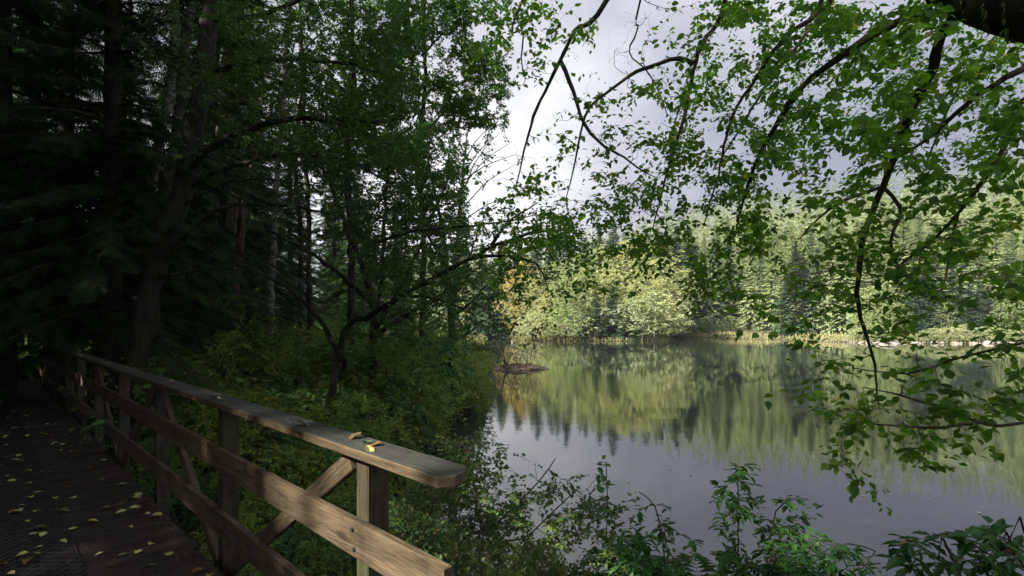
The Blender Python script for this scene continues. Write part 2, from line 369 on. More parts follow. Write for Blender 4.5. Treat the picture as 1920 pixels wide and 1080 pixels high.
def ground_z(x, y):
    x = np.asarray(x, float); y = np.asarray(y, float); d = lake_dist(x, y)
    wob = .12*np.sin(x*1.7+y*.6)*np.cos(y*1.3-x*.4)+.08*np.sin(x*3.1-y*2.3)
    z = np.where(d < 0, WATER+np.maximum(d*.35, -2.2)-.12, WATER-.12+.14*sstep(d, 0, .3)+.75*sstep(d, .2, 6)+.9*sstep(d, 5, 30))
    z = z+wob*sstep(d, .3, 2)
    near = sstep(-y, -4.5, 0)*sstep(d, .5, 3)           # bank under the viewer
    z = z+near*.25
    az = x/np.maximum(y, 20); H = np.interp(az, [-2, -.4, -.15, 0, .1, .25, .45, .7, 1.0, 2], [20, 14, 12, 13, 17, 28, 41, 45, 56, 70])
    h = H*sstep(y, 108, 240)*(1+.05*np.sin(x*.09)+.04*np.sin(x*.05+y*.06))
    h *= 1-.5*sstep(y, 250, 480)
    return z+np.where(y > 100, h*sstep(d, 0, 20), 0)
def make_ground():
    def axis(lo, hi, n, c):
        t = np.linspace(-1, 1, n); s = np.sinh(t*4.6)/math.sinh(4.6)
        return np.where(s < 0, c-s*(lo-c)*1.0*1, c+s*(hi-c)) if lo < 0 else s
    n = 260; t = np.linspace(-1, 1, n); s = np.sinh(t*4.8)/math.sinh(4.8)
    xs = np.where(s < 0, -s*-900, s*900)-2; ys = np.where(s < 0, s*500, s*1400)+8
    X, Y = np.meshgrid(xs, ys, indexing='ij'); Z = ground_z(X, Y)
    V = np.stack([X, Y, Z], -1).reshape(-1, 3); i = np.arange(n-1)[:, None]*n+np.arange(n-1)[None]
    f = np.stack([i, i+n, i+n+1, i+1], -1).reshape(-1, 4)
    o = Geo().add(V, f).obj('ground', ground_mat(), smoothf=True); tag(o, kind='structure')
    w = Geo().add([(-160, -60, WATER), (170, -60, WATER), (170, 135, WATER), (-160, 135, WATER)], [(0, 1, 2, 3)]).obj('lake_water', water_mat())
    tag(w, kind='structure')
make_ground()

# ------------------------------------------------------------------ boardwalk and railing (tau along, d across)
NV = np.array([.697, .717, 0]); TV = np.array([-.717, .697, 0]); TV /= np.linalg.norm(TV); NV /= np.linalg.norm(NV)
RA = math.atan2(TV[1], TV[0])
def TD(tau, d, z=0.): return TV*tau+NV*d+np.array([0, 0, z])
def box(g, x0, x1, y0, y1, z0, z1, bev=.004, mi=0, topmi=None, jit=0):
    b = bev; v = []
    for z, e in ((z0, b), (z0+b, 0), (z1-b, 0), (z1, b)):
        v += [(x0+e, y0+e, z), (x1-e, y0+e, z), (x1-e, y1-e, z), (x0+e, y1-e, z)]
    v = np.array(v, float)+(rng.normal(size=(16, 3))*jit if jit else 0)
    f = [(3, 2, 1, 0)]
    for k in range(3):
        for j in range(4): f.append((k*4+j, k*4+(j+1) % 4, k*4+4+(j+1) % 4, k*4+4+j))
    g.add(v, f, None, mi); g.add(v, [(12, 13, 14, 15)], None, mi if topmi is None else topmi)
    g.v[-1] = g.v[-1][:0]; g.f[-1] = g.f[-1]-16; g.n -= 16
    return g
def board(name, tau0, tau1, d0, d1, z0, z1, mats, parent, topmi=None, bev=.004, jit=.0015, label=None):
    """a board whose local x runs along its own length"""
    L = tau1-tau0; w = d1-d0; h = z1-z0
    g = box(Geo(), 0, L, -w, 0, 0, h, bev, 0, topmi, jit)
    o = bpy.data.objects.new(name, g.mesh(name, mats)); col.objects.link(o)
    o.location = tuple(TD(tau0, d0, z0)); o.rotation_euler = (0, 0, RA)
    attach(o, parent)
    if label: o['label'] = label
    return o
def beam(name, a, b, w, h, mats, parent):
    """square timber from a to b (3-D points); w measured across the rail, h in its plane"""
    a = np.array(a, float); b = np.array(b, float); L = np.linalg.norm(b-a)
    g = box(Geo(), 0, L, -w/2, w/2, -h/2, h/2, .004, 0, None, .001)
    o = bpy.data.objects.new(name, g.mesh(name, mats)); col.objects.link(o)
    from mathutils import Matrix, Vector
    x = Vector((b-a)/L); y = Vector(-NV); z = x.cross(y).normalized(); y = z.cross(x)
    m = Matrix((x, y, z)).transposed().to_4x4(); o.rotation_euler = m.to_euler(); o.location = tuple(a)
    attach(o, parent); return o
# negative local y points to larger d, because RA turns +y towards the viewer side
def make_boardwalk():
    bw = empty('boardwalk', TD(8, 0, 0), 'dark wet plank boardwalk strewn with yellow leaves, running off left beside the railing', 'boardwalk')
    pitch = .145; t = 3.3
    for k in range(100):
        board('plank', t, t+pitch-.009, -.92, 1.068+rng.normal()*.006, -.045, rng.normal()*.0018, W_DECK, bw, bev=.003)
        t += pitch
    g = Geo()
    for t0, t1 in ((-2.5, 3.3-pitch*.05), (t, 19.6)):
        s = t0
        while s+pitch < t1+.01:
            c = [TD(s, -.92, 0), TD(s+pitch-.009, -.92, 0), TD(s+pitch-.009, 1.068, 0), TD(s, 1.068, 0)]
            v = np.array(c+[p-np.array([0, 0, .045]) for p in c]); g.add(v, [(0, 3, 2, 1), (4, 5, 6, 7), (0, 1, 5, 4), (1, 2, 6, 5), (2, 3, 7, 6), (3, 0, 4, 7)]); s += pitch
    o = g.obj('plank', W_DECK, bw); o['kind'] = 'stuff'
    for d in (-.85, .08, .98): board('joist', -2.5, 19.6, d, d+.07, -.25, -.047, W_DECK, bw)
    # expanded-metal grip mat down the middle of the walk
    g = Geo(); d0, d1 = -.44, .46; rows = []
    n = 0; taus = np.arange(3.2, 15.5, .042); A = []; Bq = []
    ds = np.linspace(d0, d1, 22)
    for i, s in enumerate(taus):
        for j in range(21):
            o0 = (i+j) % 2
            a = TD(s+(0 if o0 else .042), ds[j], .006); b = TD(s+(.042 if o0 else 0), ds[j+1], .009); A.append(a); Bq.append(b)
    A = np.array(A); Bq = np.array(Bq); tubes(g, np.stack([A, Bq], 1), np.full((len(A), 2), .0032), 3)
    for d in (d0, d1):
        tubes(g, np.array([[TD(3.2, d, .008), TD(15.5, d, .008)]]), np.full((1, 2), .005), 4)
    mo = g.obj('grip_mat', M_MAT, bw); mo['label'] = 'dark expanded metal grip mat along the walk'
    for tau in np.arange(0, 20, 3.76):
        for d in (-.7, .75):
            p = TD(tau+.9, d); z = float(ground_z(p[0], p[1])); 
            board('pile', tau+.9, tau+1.0, d, d+.1, z-.3, -.252, W_POST, bw)
make_boardwalk()

def make_railing():
    rl = empty('wooden_railing', TD(1.4, 1.13, 0), 'weathered wooden railing with flat top board and diagonal braces beside the boardwalk', 'railing')
    # top boards, the near one with its corner sawn off
    zt = 1.07; th = .04; joints = [1.392, 5.2, 9.6, 14.4, 19.0]
    for i in range(4):
        a, b = joints[i], joints[i+1]-.004; w = .163
        if i == 0:
            c = .05
            pts = [(a, 1.07), (b, 1.07), (b, 1.07+w), (a+.035, 1.07+w), (a-.004, 1.07+w-.045), (a-.03, 1.07+.055)]
            pts[0] = (a, 1.07)
        else: pts = [(a, 1.07), (b, 1.07), (b, 1.07+w), (a, 1.07+w)]
        n = len(pts); g = Geo(); loc = TD(a, 1.07, zt-th); off = np.array([a, 1.07])
        lay = []
        for z, e in ((0, .004), (.004, 0), (th-.004, 0), (th, .004)):
            cpt = np.mean(pts, 0)
            for q in pts:
                qq = np.array(q)+np.sign(cpt-np.array(q))*e
                lay.append((qq[0]-off[0], -(qq[1]-off[1]), z))
        f = []
        for k in range(3):
            for j in range(n): f.append((k*n+j, k*n+n+j, k*n+n+(j+1) % n, k*n+(j+1) % n))
        g.add(lay, f, None, 0)
        # the top face split along the board so that it can sag and cup slightly
        top = [3*n+j for j in range(n)]; g.f.append(np.array([top])); g.var.append(np.array([.5])); g.mi.append(np.array([1]))
        g.f.append(np.array([list(range(n))[::-1]])); g.var.append(np.array([.5])); g.mi.append(np.array([0]))
        o = bpy.data.objects.new('top_board', g.mesh('top_board', [W_RAIL, W_TOP])); col.objects.link(o)
        o.location = tuple(loc); o.rotation_euler = (0, 0, RA); attach(o, rl)
        if i == 0: o['label'] = 'nearest top board, its end sawn at an angle, grey above and tan on the edge'
    js = [1.382, 4.02, 9.6, 14.4, 19.0]
    for i in range(4):
        board('middle_board', js[i], js[i+1]-.006, 1.09+(.003 if i % 2 else 0), 1.128, .605, .758+(.004 if i == 1 else 0), W_RAIL, rl)
        board('lower_board', js[i], js[i+1]-.006, 1.09+(.003 if i % 2 else 0), 1.128, .185, .336+(.003 if i == 1 else 0), W_RAIL, rl)
    pos = [1.945+1.88*k for k in range(10)]
    for k, t in enumerate(pos):
        p = TD(t, 1.18); zg = float(ground_z(p[0], p[1]))
        beam('post', TD(t+.0475, 1.1835, zg-.2), TD(t+.0475, 1.1835, 1.0285), .105, .095, W_POST, rl)
    bg = Geo(); a = np.arange(8)*math.pi/4; ring = np.stack([np.cos(a)*.011, 0*a, np.sin(a)*.011], -1)
    bg.add(np.vstack([ring, ring*.8+[0, .006, 0]]), [(j, (j+1) % 8, 8+(j+1) % 8, 8+j) for j in range(8)]); bg.v.append(np.zeros((0, 3))); bg.f.append(np.array([list(range(8, 16))])); bg.var.append(np.array([.5])); bg.mi.append(np.array([0]))
    bm_ = bg.mesh('bolt', M_MAT)
    for t in pos:
        for zc in (.22, .30, .64, .72):
            o = bpy.data.objects.new('bolt', bm_); col.objects.link(o); o.location = tuple(TD(t+.0475+rng.normal()*.008, 1.0895, zc)); o.rotation_euler = (0, 0, RA); attach(o, rl)
    for k, t in enumerate(pos):                          # inverted V braces from every second post
        if k % 2: continue
        for s in (1, -1):
            if s == -1 and k == 0: continue
            x0 = t+(.155 if s > 0 else -.06); x1 = t+s*1.88+(-.04 if s > 0 else .135)
            if x1 > 19: continue
            beam('brace', TD(x0, 1.153, .985), TD(x1, 1.153, -.08), .04, .088, W_RAIL, rl)
make_railing()

# ------------------------------------------------------------------ conifers
def conifer(h, r, nbr, per, bare, T, fl, dens=1., sides=7, droop=.5, r0=None, lean=0, tris_w=1., keep_low=0):
    """trunk geo + crown geo, standing at the origin"""
    tg = Geo(); r0 = r0 or h*.011
    pts = [(0, 0, -.4), (lean*.3+.05, .04, h*.35), (lean*.7-.05, .06, h*.7), (lean, 0, h)]
    c, rr = limb(tg, pts, r0, .02, h/14, h*.002, sides, .06)
    cg = Geo(); u = np.sort(rng.random(nbr))**.95; z = h*(bare+(1-bare)*u*.985)
    L = r*((1-u)**.85*(.62+.55*rng.random(nbr))+.04); az = rng.random(nbr)*2*math.pi
    K = 5; t = np.linspace(0, 1, K)
    hor = np.stack([np.cos(az), np.sin(az), 0*az], -1); x0 = np.interp(z, c[:, 2], c[:, 0]); y0 = np.interp(z, c[:, 2], c[:, 1])
    base = np.stack([x0, y0, z], -1)
    Pt = base[:, None]+hor[:, None]*(L[:, None]*t)[..., None]
    lift = (.16*(u[:, None]**1.5)*2.2)*t-droop*t**2*(1-.6*u[:, None])+.16*droop*t**5*2
    Pt[..., 2] += L[:, None]*lift
    rb = (.012+.012*L)[:, None]*(1-t*.85)
    tubes(tg, Pt, rb*.8, 4)
    n = nbr*per; idx = np.repeat(np.arange(nbr), per); s = np.tile(np.linspace(.12, 1, per), nbr)+rng.normal(size=n)*.04
    s = np.clip(s, .05, 1)*(K-1); k = np.minimum(s.astype(int), K-2); fr = (s-k)[:, None]
    pos = Pt[idx, k]*(1-fr)+Pt[idx, k+1]*fr; dr = unit(Pt[idx, k+1]-Pt[idx, k])
    sd = np.cross(dr, [0, 0, 1.])*np.where(rng.random(n) < .5, 1, -1)[:, None]
    tip = (s/(K-1))[:, None]
    d = dr*(.55+.6*tip)+sd*(1.0-.55*tip)+rng.normal(size=(n, 3))*.16-np.array([0, 0, .28])*droop*2
    nr = np.array([0, 0, 1.])+rng.normal(size=(n, 3))*.3
    ll = fl*(1.15-.5*tip[:, 0])*(.7+.6*rng.random(n))*np.clip(L[idx]/r+.35, .4, 1.1)
    leaves(cg, pos, d, nr, ll, T, np.clip(rng.normal(size=n)*.22+.45, 0, 1), tris_w)
    return tg, cg
def tree_from(tg, cg, loc, name, bark, leafm, label, cat, group=None, rotz=0, s=(1, 1, 1), crown='crown'):
    e = empty(name, (0, 0, 0), label, cat, group)
    tg.obj('trunk', bark, e, True); cg.obj(crown, leafm, e)
    e.location = tuple(loc); e.rotation_euler = (0, 0, rotz); e.scale = s
    return e
def dup(src, loc, rotz, s, label=None, group=None):
    e = copy_tree(src); e.location = tuple(loc); e.rotation_euler = (0, 0, rotz); e.scale = s
    if label: e['label'] = label
    if group: e['group'] = group
    return e

# ------------------------------------------------------------------ far shore
def far_deciduous(h, w, nat, per, L, trunks=2):
    tg = Geo(); sk = []; sr = []
    for k in range(trunks):
        a = rng.random()*6.3; o = .3*k
        pts = [(o*math.cos(a), o*math.sin(a), -.4), (w*.12*math.cos(a), w*.12*math.sin(a), h*.4), (w*.25*math.cos(a+.4), w*.25*math.sin(a+.4), h*.9)]
        c, r = limb(tg, pts, h*.009, .02, h/10, .05, 5, .05); sk.append(c[2:]); sr.append(r[2:])
    th = rng.random(nat)*6.283; q = rng.random(nat)**.45; zz = rng.random(nat)
    prof = np.sin(np.clip(zz*.92+.1, 0, 1)*math.pi)**.6*(1+.25*np.sin(th*3+zz*9))
    at = np.stack([w*.5*q*prof*np.cos(th), w*.5*q*prof*np.sin(th), h*(.12+.9*zz)], -1)
    tw, tr = grow(np.concatenate(sk), np.concatenate(sr), at, .1, 4, .05, rtip=.012)
    cg = Geo(); tubes(tg, tw, np.maximum(tr, .014), 3)
    twig_leaves(cg, tw, per, L, SMALL, .3, .25, 1., None, 1.)
    return tg, cg
far_n = 0
def far_at(px, Y):
    for _ in range(60):
        X = (px-CX)/F*Y
        if lake_dist(np.array([X]), np.array([Y]))[0] > .6: break
        Y += .7
    return X, Y, float(ground_z(np.array([X]), np.array([Y]))[0])
def far_shore():
    protos = {}
    def proto(key, i):
        if (key, i) in protos: return protos[(key, i)]
        L0 = 'x'; X0 = (0, 0, 0)
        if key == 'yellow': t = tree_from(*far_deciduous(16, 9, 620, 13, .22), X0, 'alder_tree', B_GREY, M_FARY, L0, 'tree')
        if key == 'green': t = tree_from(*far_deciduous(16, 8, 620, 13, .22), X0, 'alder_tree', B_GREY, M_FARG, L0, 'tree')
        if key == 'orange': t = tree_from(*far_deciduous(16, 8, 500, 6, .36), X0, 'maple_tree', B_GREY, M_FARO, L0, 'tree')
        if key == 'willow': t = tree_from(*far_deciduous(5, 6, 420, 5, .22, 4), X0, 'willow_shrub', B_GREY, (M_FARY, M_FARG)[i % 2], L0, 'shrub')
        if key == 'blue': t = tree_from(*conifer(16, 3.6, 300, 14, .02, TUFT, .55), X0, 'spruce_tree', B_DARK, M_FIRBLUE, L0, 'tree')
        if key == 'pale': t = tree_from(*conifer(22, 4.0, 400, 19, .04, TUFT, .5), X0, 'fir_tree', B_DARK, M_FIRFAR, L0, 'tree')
        protos[(key, i)] = t; t['used'] = 0; return t
    H0 = {'yellow': 16, 'green': 16, 'orange': 16, 'willow': 5, 'blue': 16, 'pale': 22}
    def put(px, top, Y, key, label, group=None, wide=1.):
        X, Y, z = far_at(px, Y); h = EYE+(HY-top)/F*Y-z; h = max(h, 1.)
        i = int(rng.integers(0, 3)); p = proto(key, i); s = h/H0[key]*.97; sx = s*wide*(.9+.25*rng.random())
        if not p['used']: e = p; p['used'] = 1; e.location = (X, Y, z); e.rotation_euler = (0, 0, rng.random()*6.28); e.scale = (sx, sx, s); e['label'] = label
        else: e = dup(p, (X, Y, z), rng.random()*6.28, (sx, sx, s), label)
        if group: e['group'] = group
        elif 'group' in e: del e['group']
        return e
    g1 = 'yellow green alders crowding the point across the lake'; l1 = 'tall yellow-green alder in the crowded stand on the point across the lake'
    for px, top, Y in ((925, 575, 100), (950, 560, 103), (1000, 515, 104), (1035, 490, 106), (1080, 472, 106), (1128, 457, 107), (1172, 450, 108), (1214, 454, 107), (1252, 468, 105), (1282, 498, 101), (1055, 510, 99), (1150, 500, 100), (1235, 520, 98), (1025, 545, 97), (1200, 515, 99), (1262, 500, 97), (1238, 482, 102), (1190, 535, 96), (1060, 540, 96), (1100, 495, 101)):
        put(px, top, Y, 'yellow', l1, g1, 1.5)
    g2 = 'pale willows along the edge of the point'; l2 = 'low pale willow bush overhanging the waterline on the far point'
    for px, top, Y in ((1000, 585, 92.5), (1030, 600, 92.5), (1055, 575, 93), (1085, 590, 92.5), (1195, 555, 92.8), (1222, 545, 93), (1248, 565, 93), (1272, 590, 94), (1292, 604, 99), (930, 600, 99), (955, 596, 100), (978, 603, 97)):
        put(px, top, Y, 'willow', l2, g2, 1.25)
    put(1118, 540, 93.5, 'blue', 'dark spruce at the tip of the far point, left of the taller one', None, 1.3)
    put(1150, 520, 94.5, 'blue', 'taller dark spruce rising from the waterline in front of the alders', None, 1.35)
    put(1176, 570, 93, 'blue', 'short bluish spruce hanging over the water beside the pale willow', None, 1.6)
    put(1092, 580, 93, 'blue', 'smallest dark spruce on the far point waterline', None, 1.6)
    put(985, 478, 109, 'orange', 'orange autumn maple showing behind the alders at the left of the point')
    put(962, 500, 108, 'orange', 'smaller orange-leaved maple at the left end of the far point')
    g3 = 'dark conifers rising behind the point'; l3 = 'dark green spruce standing behind the alders of the point'
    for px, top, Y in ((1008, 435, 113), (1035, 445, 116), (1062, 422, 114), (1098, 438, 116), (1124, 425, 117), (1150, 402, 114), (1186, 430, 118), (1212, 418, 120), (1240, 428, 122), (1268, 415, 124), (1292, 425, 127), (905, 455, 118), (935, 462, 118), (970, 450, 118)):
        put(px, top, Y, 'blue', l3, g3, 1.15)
    g4 = 'mixed trees along the middle of the far shore'
    for px in range(1302, 1484, 17):
        k = ('green', 'pale', 'blue', 'blue')[int(rng.integers(0, 4))]  # dark spruces mixed in, their needle colour stands in for shade
        put(px, 500+rng.normal()*22, 126+rng.random()*6, k, {'green': 'leafy green alder at the back bay of the lake', 'pale': 'pale fir at the back bay of the lake', 'blue': 'dark spruce at the back bay of the lake'}[k], g4)
    for px in range(1296, 1490, 9): put(px, 606+rng.normal()*7, 119+rng.random()*6, 'willow', 'low bush on the shore of the back bay', 'bushes along the back bay')
    g5 = 'blue green spruces on the right shore'; l5 = 'dark blue-green spruce in the dense row on the right far shore'
    for px in list(range(1478, 1604, 14))+list(range(1700, 1990, 17)):
        put(px, (478 if px < 1650 else 520)+rng.normal()*22, (101 if px < 1650 else 85)+rng.random()*5, 'blue', l5, g5, 1.15)
    g6 = 'bright alders on the right shore'; l6 = 'bright yellow-green alder lit by the sun on the right far shore'
    for px, top in ((1612, 560), (1632, 535), (1655, 520), (1676, 545), (1694, 570), (1440, 555), (1465, 560), (1600, 590), (1770, 560), (1880, 555), (1905, 545), (1930, 540)):
        put(px, top, 84 if px > 1580 else 122, 'green', l6, g6)
    for px in range(1600, 1980, 19): put(px, 618+rng.normal()*5, 81.5, 'willow', 'low straw-coloured bush on the right shore', 'bushes along the right shore', 1.6)
    # wooded slope
    pts = []; tries = 0
    while len(pts) < 900 and tries < 40000:
        tries += 1; az = rng.uniform(-.3, 1.2); Y = 116+130*rng.random()**.8; X = az*Y
        if az < .3 and Y < 125: continue
        if az > .55 and rng.random() < .0: continue
        if pts and min((X-a)**2+(Y-b)**2 for a, b in pts[-900:]) < 17: continue
        pts.append((X, Y))
    if True:
        for az in np.arange(.55, 1.2, .03):
            for Y in (94+rng.random()*4, 101+rng.random()*4, 109+rng.random()*4): pts.append((az*Y, Y))
    P_ = np.array(pts); dl = lake_dist(P_[:, 0], P_[:, 1]); P_ = P_[dl > 6]; P_ = P_[np.argsort(np.hypot(P_[:, 0], P_[:, 1]))]
    Z = ground_z(P_[:, 0], P_[:, 1])
    low = [conifer(22, 4.2, 100, 6, .04, TUFT3, 1.4)[1] for _ in range(2)]; stuff = Geo(); nth = 0
    for (X, Y), z in zip(P_, Z):
        h = 17+7*rng.random(); s = h/22
        if nth < 200:
            i = int(rng.integers(0, 3)); p = proto('pale', i)
            sx = s*(.9+.3*rng.random()); l = 'pale sunlit fir among hundreds on the wooded slope behind the lake'
            if not p['used']: e = p; p['used'] = 1; e.location = (X, Y, z); e.scale = (sx, sx, s); e['label'] = l
            else: e = dup(p, (X, Y, z), rng.random()*6.28, (sx, sx, s), l)
            e['group'] = 'firs on the far wooded slope'; nth += 1
        else:
            a = rng.random()*6.28; c_, s_ = math.cos(a), math.sin(a); lg = low[int(rng.integers(0, 2))]
            v = np.concatenate(lg.v); v = np.stack([(v[:, 0]*c_-v[:, 1]*s_), v[:, 0]*s_+v[:, 1]*c_, v[:, 2]], -1)*s+np.array([X, Y, z])
            vr = np.concatenate(lg.var)*.7+rng.normal()*.2; f = np.concatenate(lg.f)
            stuff.add(v, f, vr)
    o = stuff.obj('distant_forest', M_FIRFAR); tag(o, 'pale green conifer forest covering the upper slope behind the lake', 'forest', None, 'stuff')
    for k, t in list(protos.items()):
        if not t['used']:
            for ch in list(t.children): bpy.data.objects.remove(ch)
            bpy.data.objects.remove(t)
        else: del t['used']
    for o in scene.objects:
        if 'used' in o: del o['used']
far_shore()

def rock(name, loc, s, m, label, cat, group=None):
    n = 10; th = np.linspace(0, math.pi, n); ph = np.arange(12)*math.pi/6
    a, b = np.meshgrid(th, ph, indexing='ij'); rr = 1+.25*np.sin(a*3+rng.random()*6)*np.cos(b*2+rng.random()*6)+rng.normal(size=a.shape)*.05
    v = np.stack([rr*np.sin(a)*np.cos(b)*s[0], rr*np.sin(a)*np.sin(b)*s[1], np.round(rr*4)/4*np.cos(a)*s[2]], -1).reshape(-1, 3)
    i = np.arange(n-1)[:, None]*12; j = np.arange(12)[None]; f = np.stack([i+j, i+(j+1) % 12, i+12+(j+1) % 12, i+12+j], -1).reshape(-1, 4)
    o = Geo().add(v, f).obj(name, m); o.location = tuple(loc); o.rotation_euler = (0, 0, rng.random()*6); return tag(o, label, cat, group)
def shore_bits():
    for k, px in enumerate(np.linspace(1590, 1905, 26)+rng.normal(size=26)*5):
        X, Y, z = far_at(px, 79.5); s = .25+.45*rng.random()
        rock('boulder', (X, Y-.8, WATER+.02), (s*1.7, s, s*.7), M_ROCK, 'pale rock at the waterline of the right far shore', 'rock', 'pale rocks along the right far shore')
    for px in np.linspace(1350, 1470, 9)+rng.normal(size=9)*4:
        X, Y, z = far_at(px, 118); s = .3+.3*rng.random()
        rock('boulder', (X, Y-.5, WATER+.03), (s*1.6, s, s*.6), M_ROCK, 'pale rock at the waterline of the back bay', 'rock', 'rocks along the back bay')
    for px in (1546, 1556, 1562, 1572, 1580, 1590, 1596):
        g = Geo(); h = .8+rng.random()*.6; X = (px-CX)/F*84
        limb(g, [(0, 0, -.6), (.1*rng.normal(), 0, h*.5), (.3*rng.normal(), 0, h*.8)], .05, .025, .3, .02, 6)
        o = g.obj('dead_stake', B_GREY, smoothf=True); o.location = (X, 84, WATER); tag(o, 'bleached broken stub standing in the water off the right shore', 'stump', 'bleached stubs standing in the lake')
    # fallen log lying out of the water
    g = Geo(); limb(g, [(0, 0, 0), (2.2, -.3, .5), (4.4, -.2, .1)], .2, .1, .4, .03, 8); o = g.obj('driftwood_log', B_GREY, smoothf=True)
    X = (1640-CX)/F*78; o.location = (X, 78.5, WATER+.05); tag(o, 'bleached log lying on the pale rocks of the right shore', 'log')
    n = 60000; X = rng.uniform(-8, 112, n); Y = rng.uniform(78, 132, n); d = lake_dist(X, Y); k = (d > .05) & (d < 7); X = X[k]; Y = Y[k]; n = len(X); g = Geo()
    leaves(g, np.stack([X, Y, ground_z(X, Y)-.03], -1), np.array([0, 0, 1.])+rng.normal(size=(n, 3))*.35, rng.normal(size=(n, 3)), .35+.6*rng.random(n)**2, SMALL, rng.random(n), .35)
    tag(g.obj('shore_grass', M_STRAW), 'straw coloured grass along the far waterline', 'grass', None, 'stuff')
shore_bits()

# islet with bare shrubs
def islet():
    c = P(975, 690, 36.); cx, cy_ = c[0], 36.
    nr, na = 9, 36; r = np.linspace(0, 1, nr)[:, None]; a = (np.arange(na)*2*math.pi/na)[None]
    X = 1.75*r*np.cos(a)*(1+.12*np.sin(a*3))+.35*r*r*np.cos(a); Y = .95*r*np.sin(a)*(1+.1*np.cos(a*4)); Z = .42*(1-r**1.6)*(1-.5*np.cos(a)*r)-.1+.05*rng.normal(size=X.shape)*(r < .95)
    v = np.stack([X, Y, Z], -1).reshape(-1, 3); i = np.arange(nr-1)[:, None]*na; j = np.arange(na)[None]
    f = np.stack([i+j, i+na+j, i+na+(j+1) % na, i+(j+1) % na], -1).reshape(-1, 4)
    e = empty('islet', (cx, cy_, WATER), 'tiny muddy islet of roots and dead sticks in the lake', 'islet')
    m = Geo().add(v, f).obj('mound', M_MUD, None, True); m.parent = e
    g = Geo(); M = 420; a = rng.random(M)*6.28; q = np.sqrt(rng.random(M))*.92; p0 = np.stack([q*1.8*np.cos(a), q*.95*np.sin(a), .32*(1-q**1.6)], -1)
    d = rng.normal(size=(M, 3))*[.25, .2, .06]; tubes(g, np.stack([p0-d, p0+d*.2+[0, 0, .04], p0+d], 1), np.full((M, 3), .016), 4)
    g.obj('sticks', B_TWIG).parent = e
    for k, (dx, hgt, spread, n, lab) in enumerate(((-.95, 2.3, 1.2, 130, 'taller bare shrub fanning out from the left end of the islet'), (-.2, 1.0, .5, 40, 'small bare twig clump in the middle of the islet'), (.6, 1.55, 1.3, 200, 'dense low bare shrub on the right side of the islet'))):
        tg = Geo(); sk = []; sr = []
        for s in range(6 if k != 1 else 3):
            b = rng.normal()*.8; c_, r_ = limb(tg, [(rng.normal()*.06, rng.normal()*.06, 0), (b*spread*.25, rng.normal()*.15, hgt*.35), (b*spread*.55, rng.normal()*.4, hgt*(.6+.3*rng.random()))], .035 if k == 0 else .02, .006, .12, .01, 5); sk.append(c_); sr.append(r_)
        at = np.stack([rng.normal(size=n)*spread*.42, rng.normal(size=n)*.35, hgt*(.3+.72*rng.random(n))], -1)
        tw, tr = grow(np.concatenate(sk), np.concatenate(sr), at, .0, 5, .015, rtip=.004); tubes(tg, tw, np.maximum(tr, .019), 3)
        cg = Geo(); twig_leaves(cg, tw, 4, .07, SMALL, .5, .2)
        t = tree_from(tg, cg, (cx+dx, cy_+rng.normal()*.1, WATER+.2), 'bare_shrub', B_TWIG, M_FARY, lab, 'shrub', crown='leaves')
islet()

# ------------------------------------------------------------------ near vegetation
def Lp(*pts):                                            # polyline of (px, py, distance)
    return [P(*p) for p in pts]
def chart(rows, x0, y0, cw, ch, k, depth, clumpy=0):
    """attractor points drawn from a density chart over the view, each at its own real distance"""
    out = []; ph = rng.random(8)*6.28
    def clump(x, y): return (math.sin(x/31+ph[0]+1.3*math.sin(y/47+ph[1]))*math.sin(y/27+ph[2]+math.sin(x/53+ph[3]))+.6*math.sin(x/14+y/19+ph[4])*math.sin(y/13-x/23+ph[5]))
    for r, row in enumerate(rows):
        for c_, d in enumerate(row):
            m = rng.poisson(d*k) if d else 0
            for _ in range(m):
                px = x0+(c_+rng.random())*cw; py = y0+(r+rng.random())*ch
                if clumpy and rng.random() > .42+clumpy*clump(px, py): continue
                out.append(P(px, py, depth(px, py)))
    return np.array(out)
SUN_GAPS = [(TD(1.62, 1.1, .95), .10), (TD(1.9, 1.1, .68), .12), (TD(2.35, 1.1, .70), .10), (TD(2.9, 1.1, 1.05), .11), (TD(3.4, 1.1, 1.05), .10), (TD(2.1, 1.1, 1.05), .07), (TD(1.5, 1.1, .66), .12),
            (TD(1.95, 1.14, .85), .11), (TD(2.7, 1.1, .70), .06), (P(735, 700, 9.5), .8), (P(880, 690, 16), 1.8), (P(860, 760, 9), .7), (P(560, 690, 8), .6), (P(430, 610, 10), .9), (P(600, 650, 10), .7), (P(480, 700, 7), .4), (P(680, 600, 12), .8), (P(640, 740, 7), .3), (P(800, 650, 15), 1.0), (P(640, 250, 13), .8), (P(20, 440, 6.5), .4)]
def sun_cull(scale=1.):
    def f(pos):
        m = np.zeros(len(pos), bool)
        for t, r in SUN_GAPS:
            v = pos-t; s = v@SD; d = np.linalg.norm(v-s[:, None]*SD, axis=1)
            m |= (s > .4) & (d < (r*scale+s*.012))
        return m
    return f
CULL = sun_cull(1.4)
def far_rand(a, b): return lambda px, py: rng.uniform(a, b)

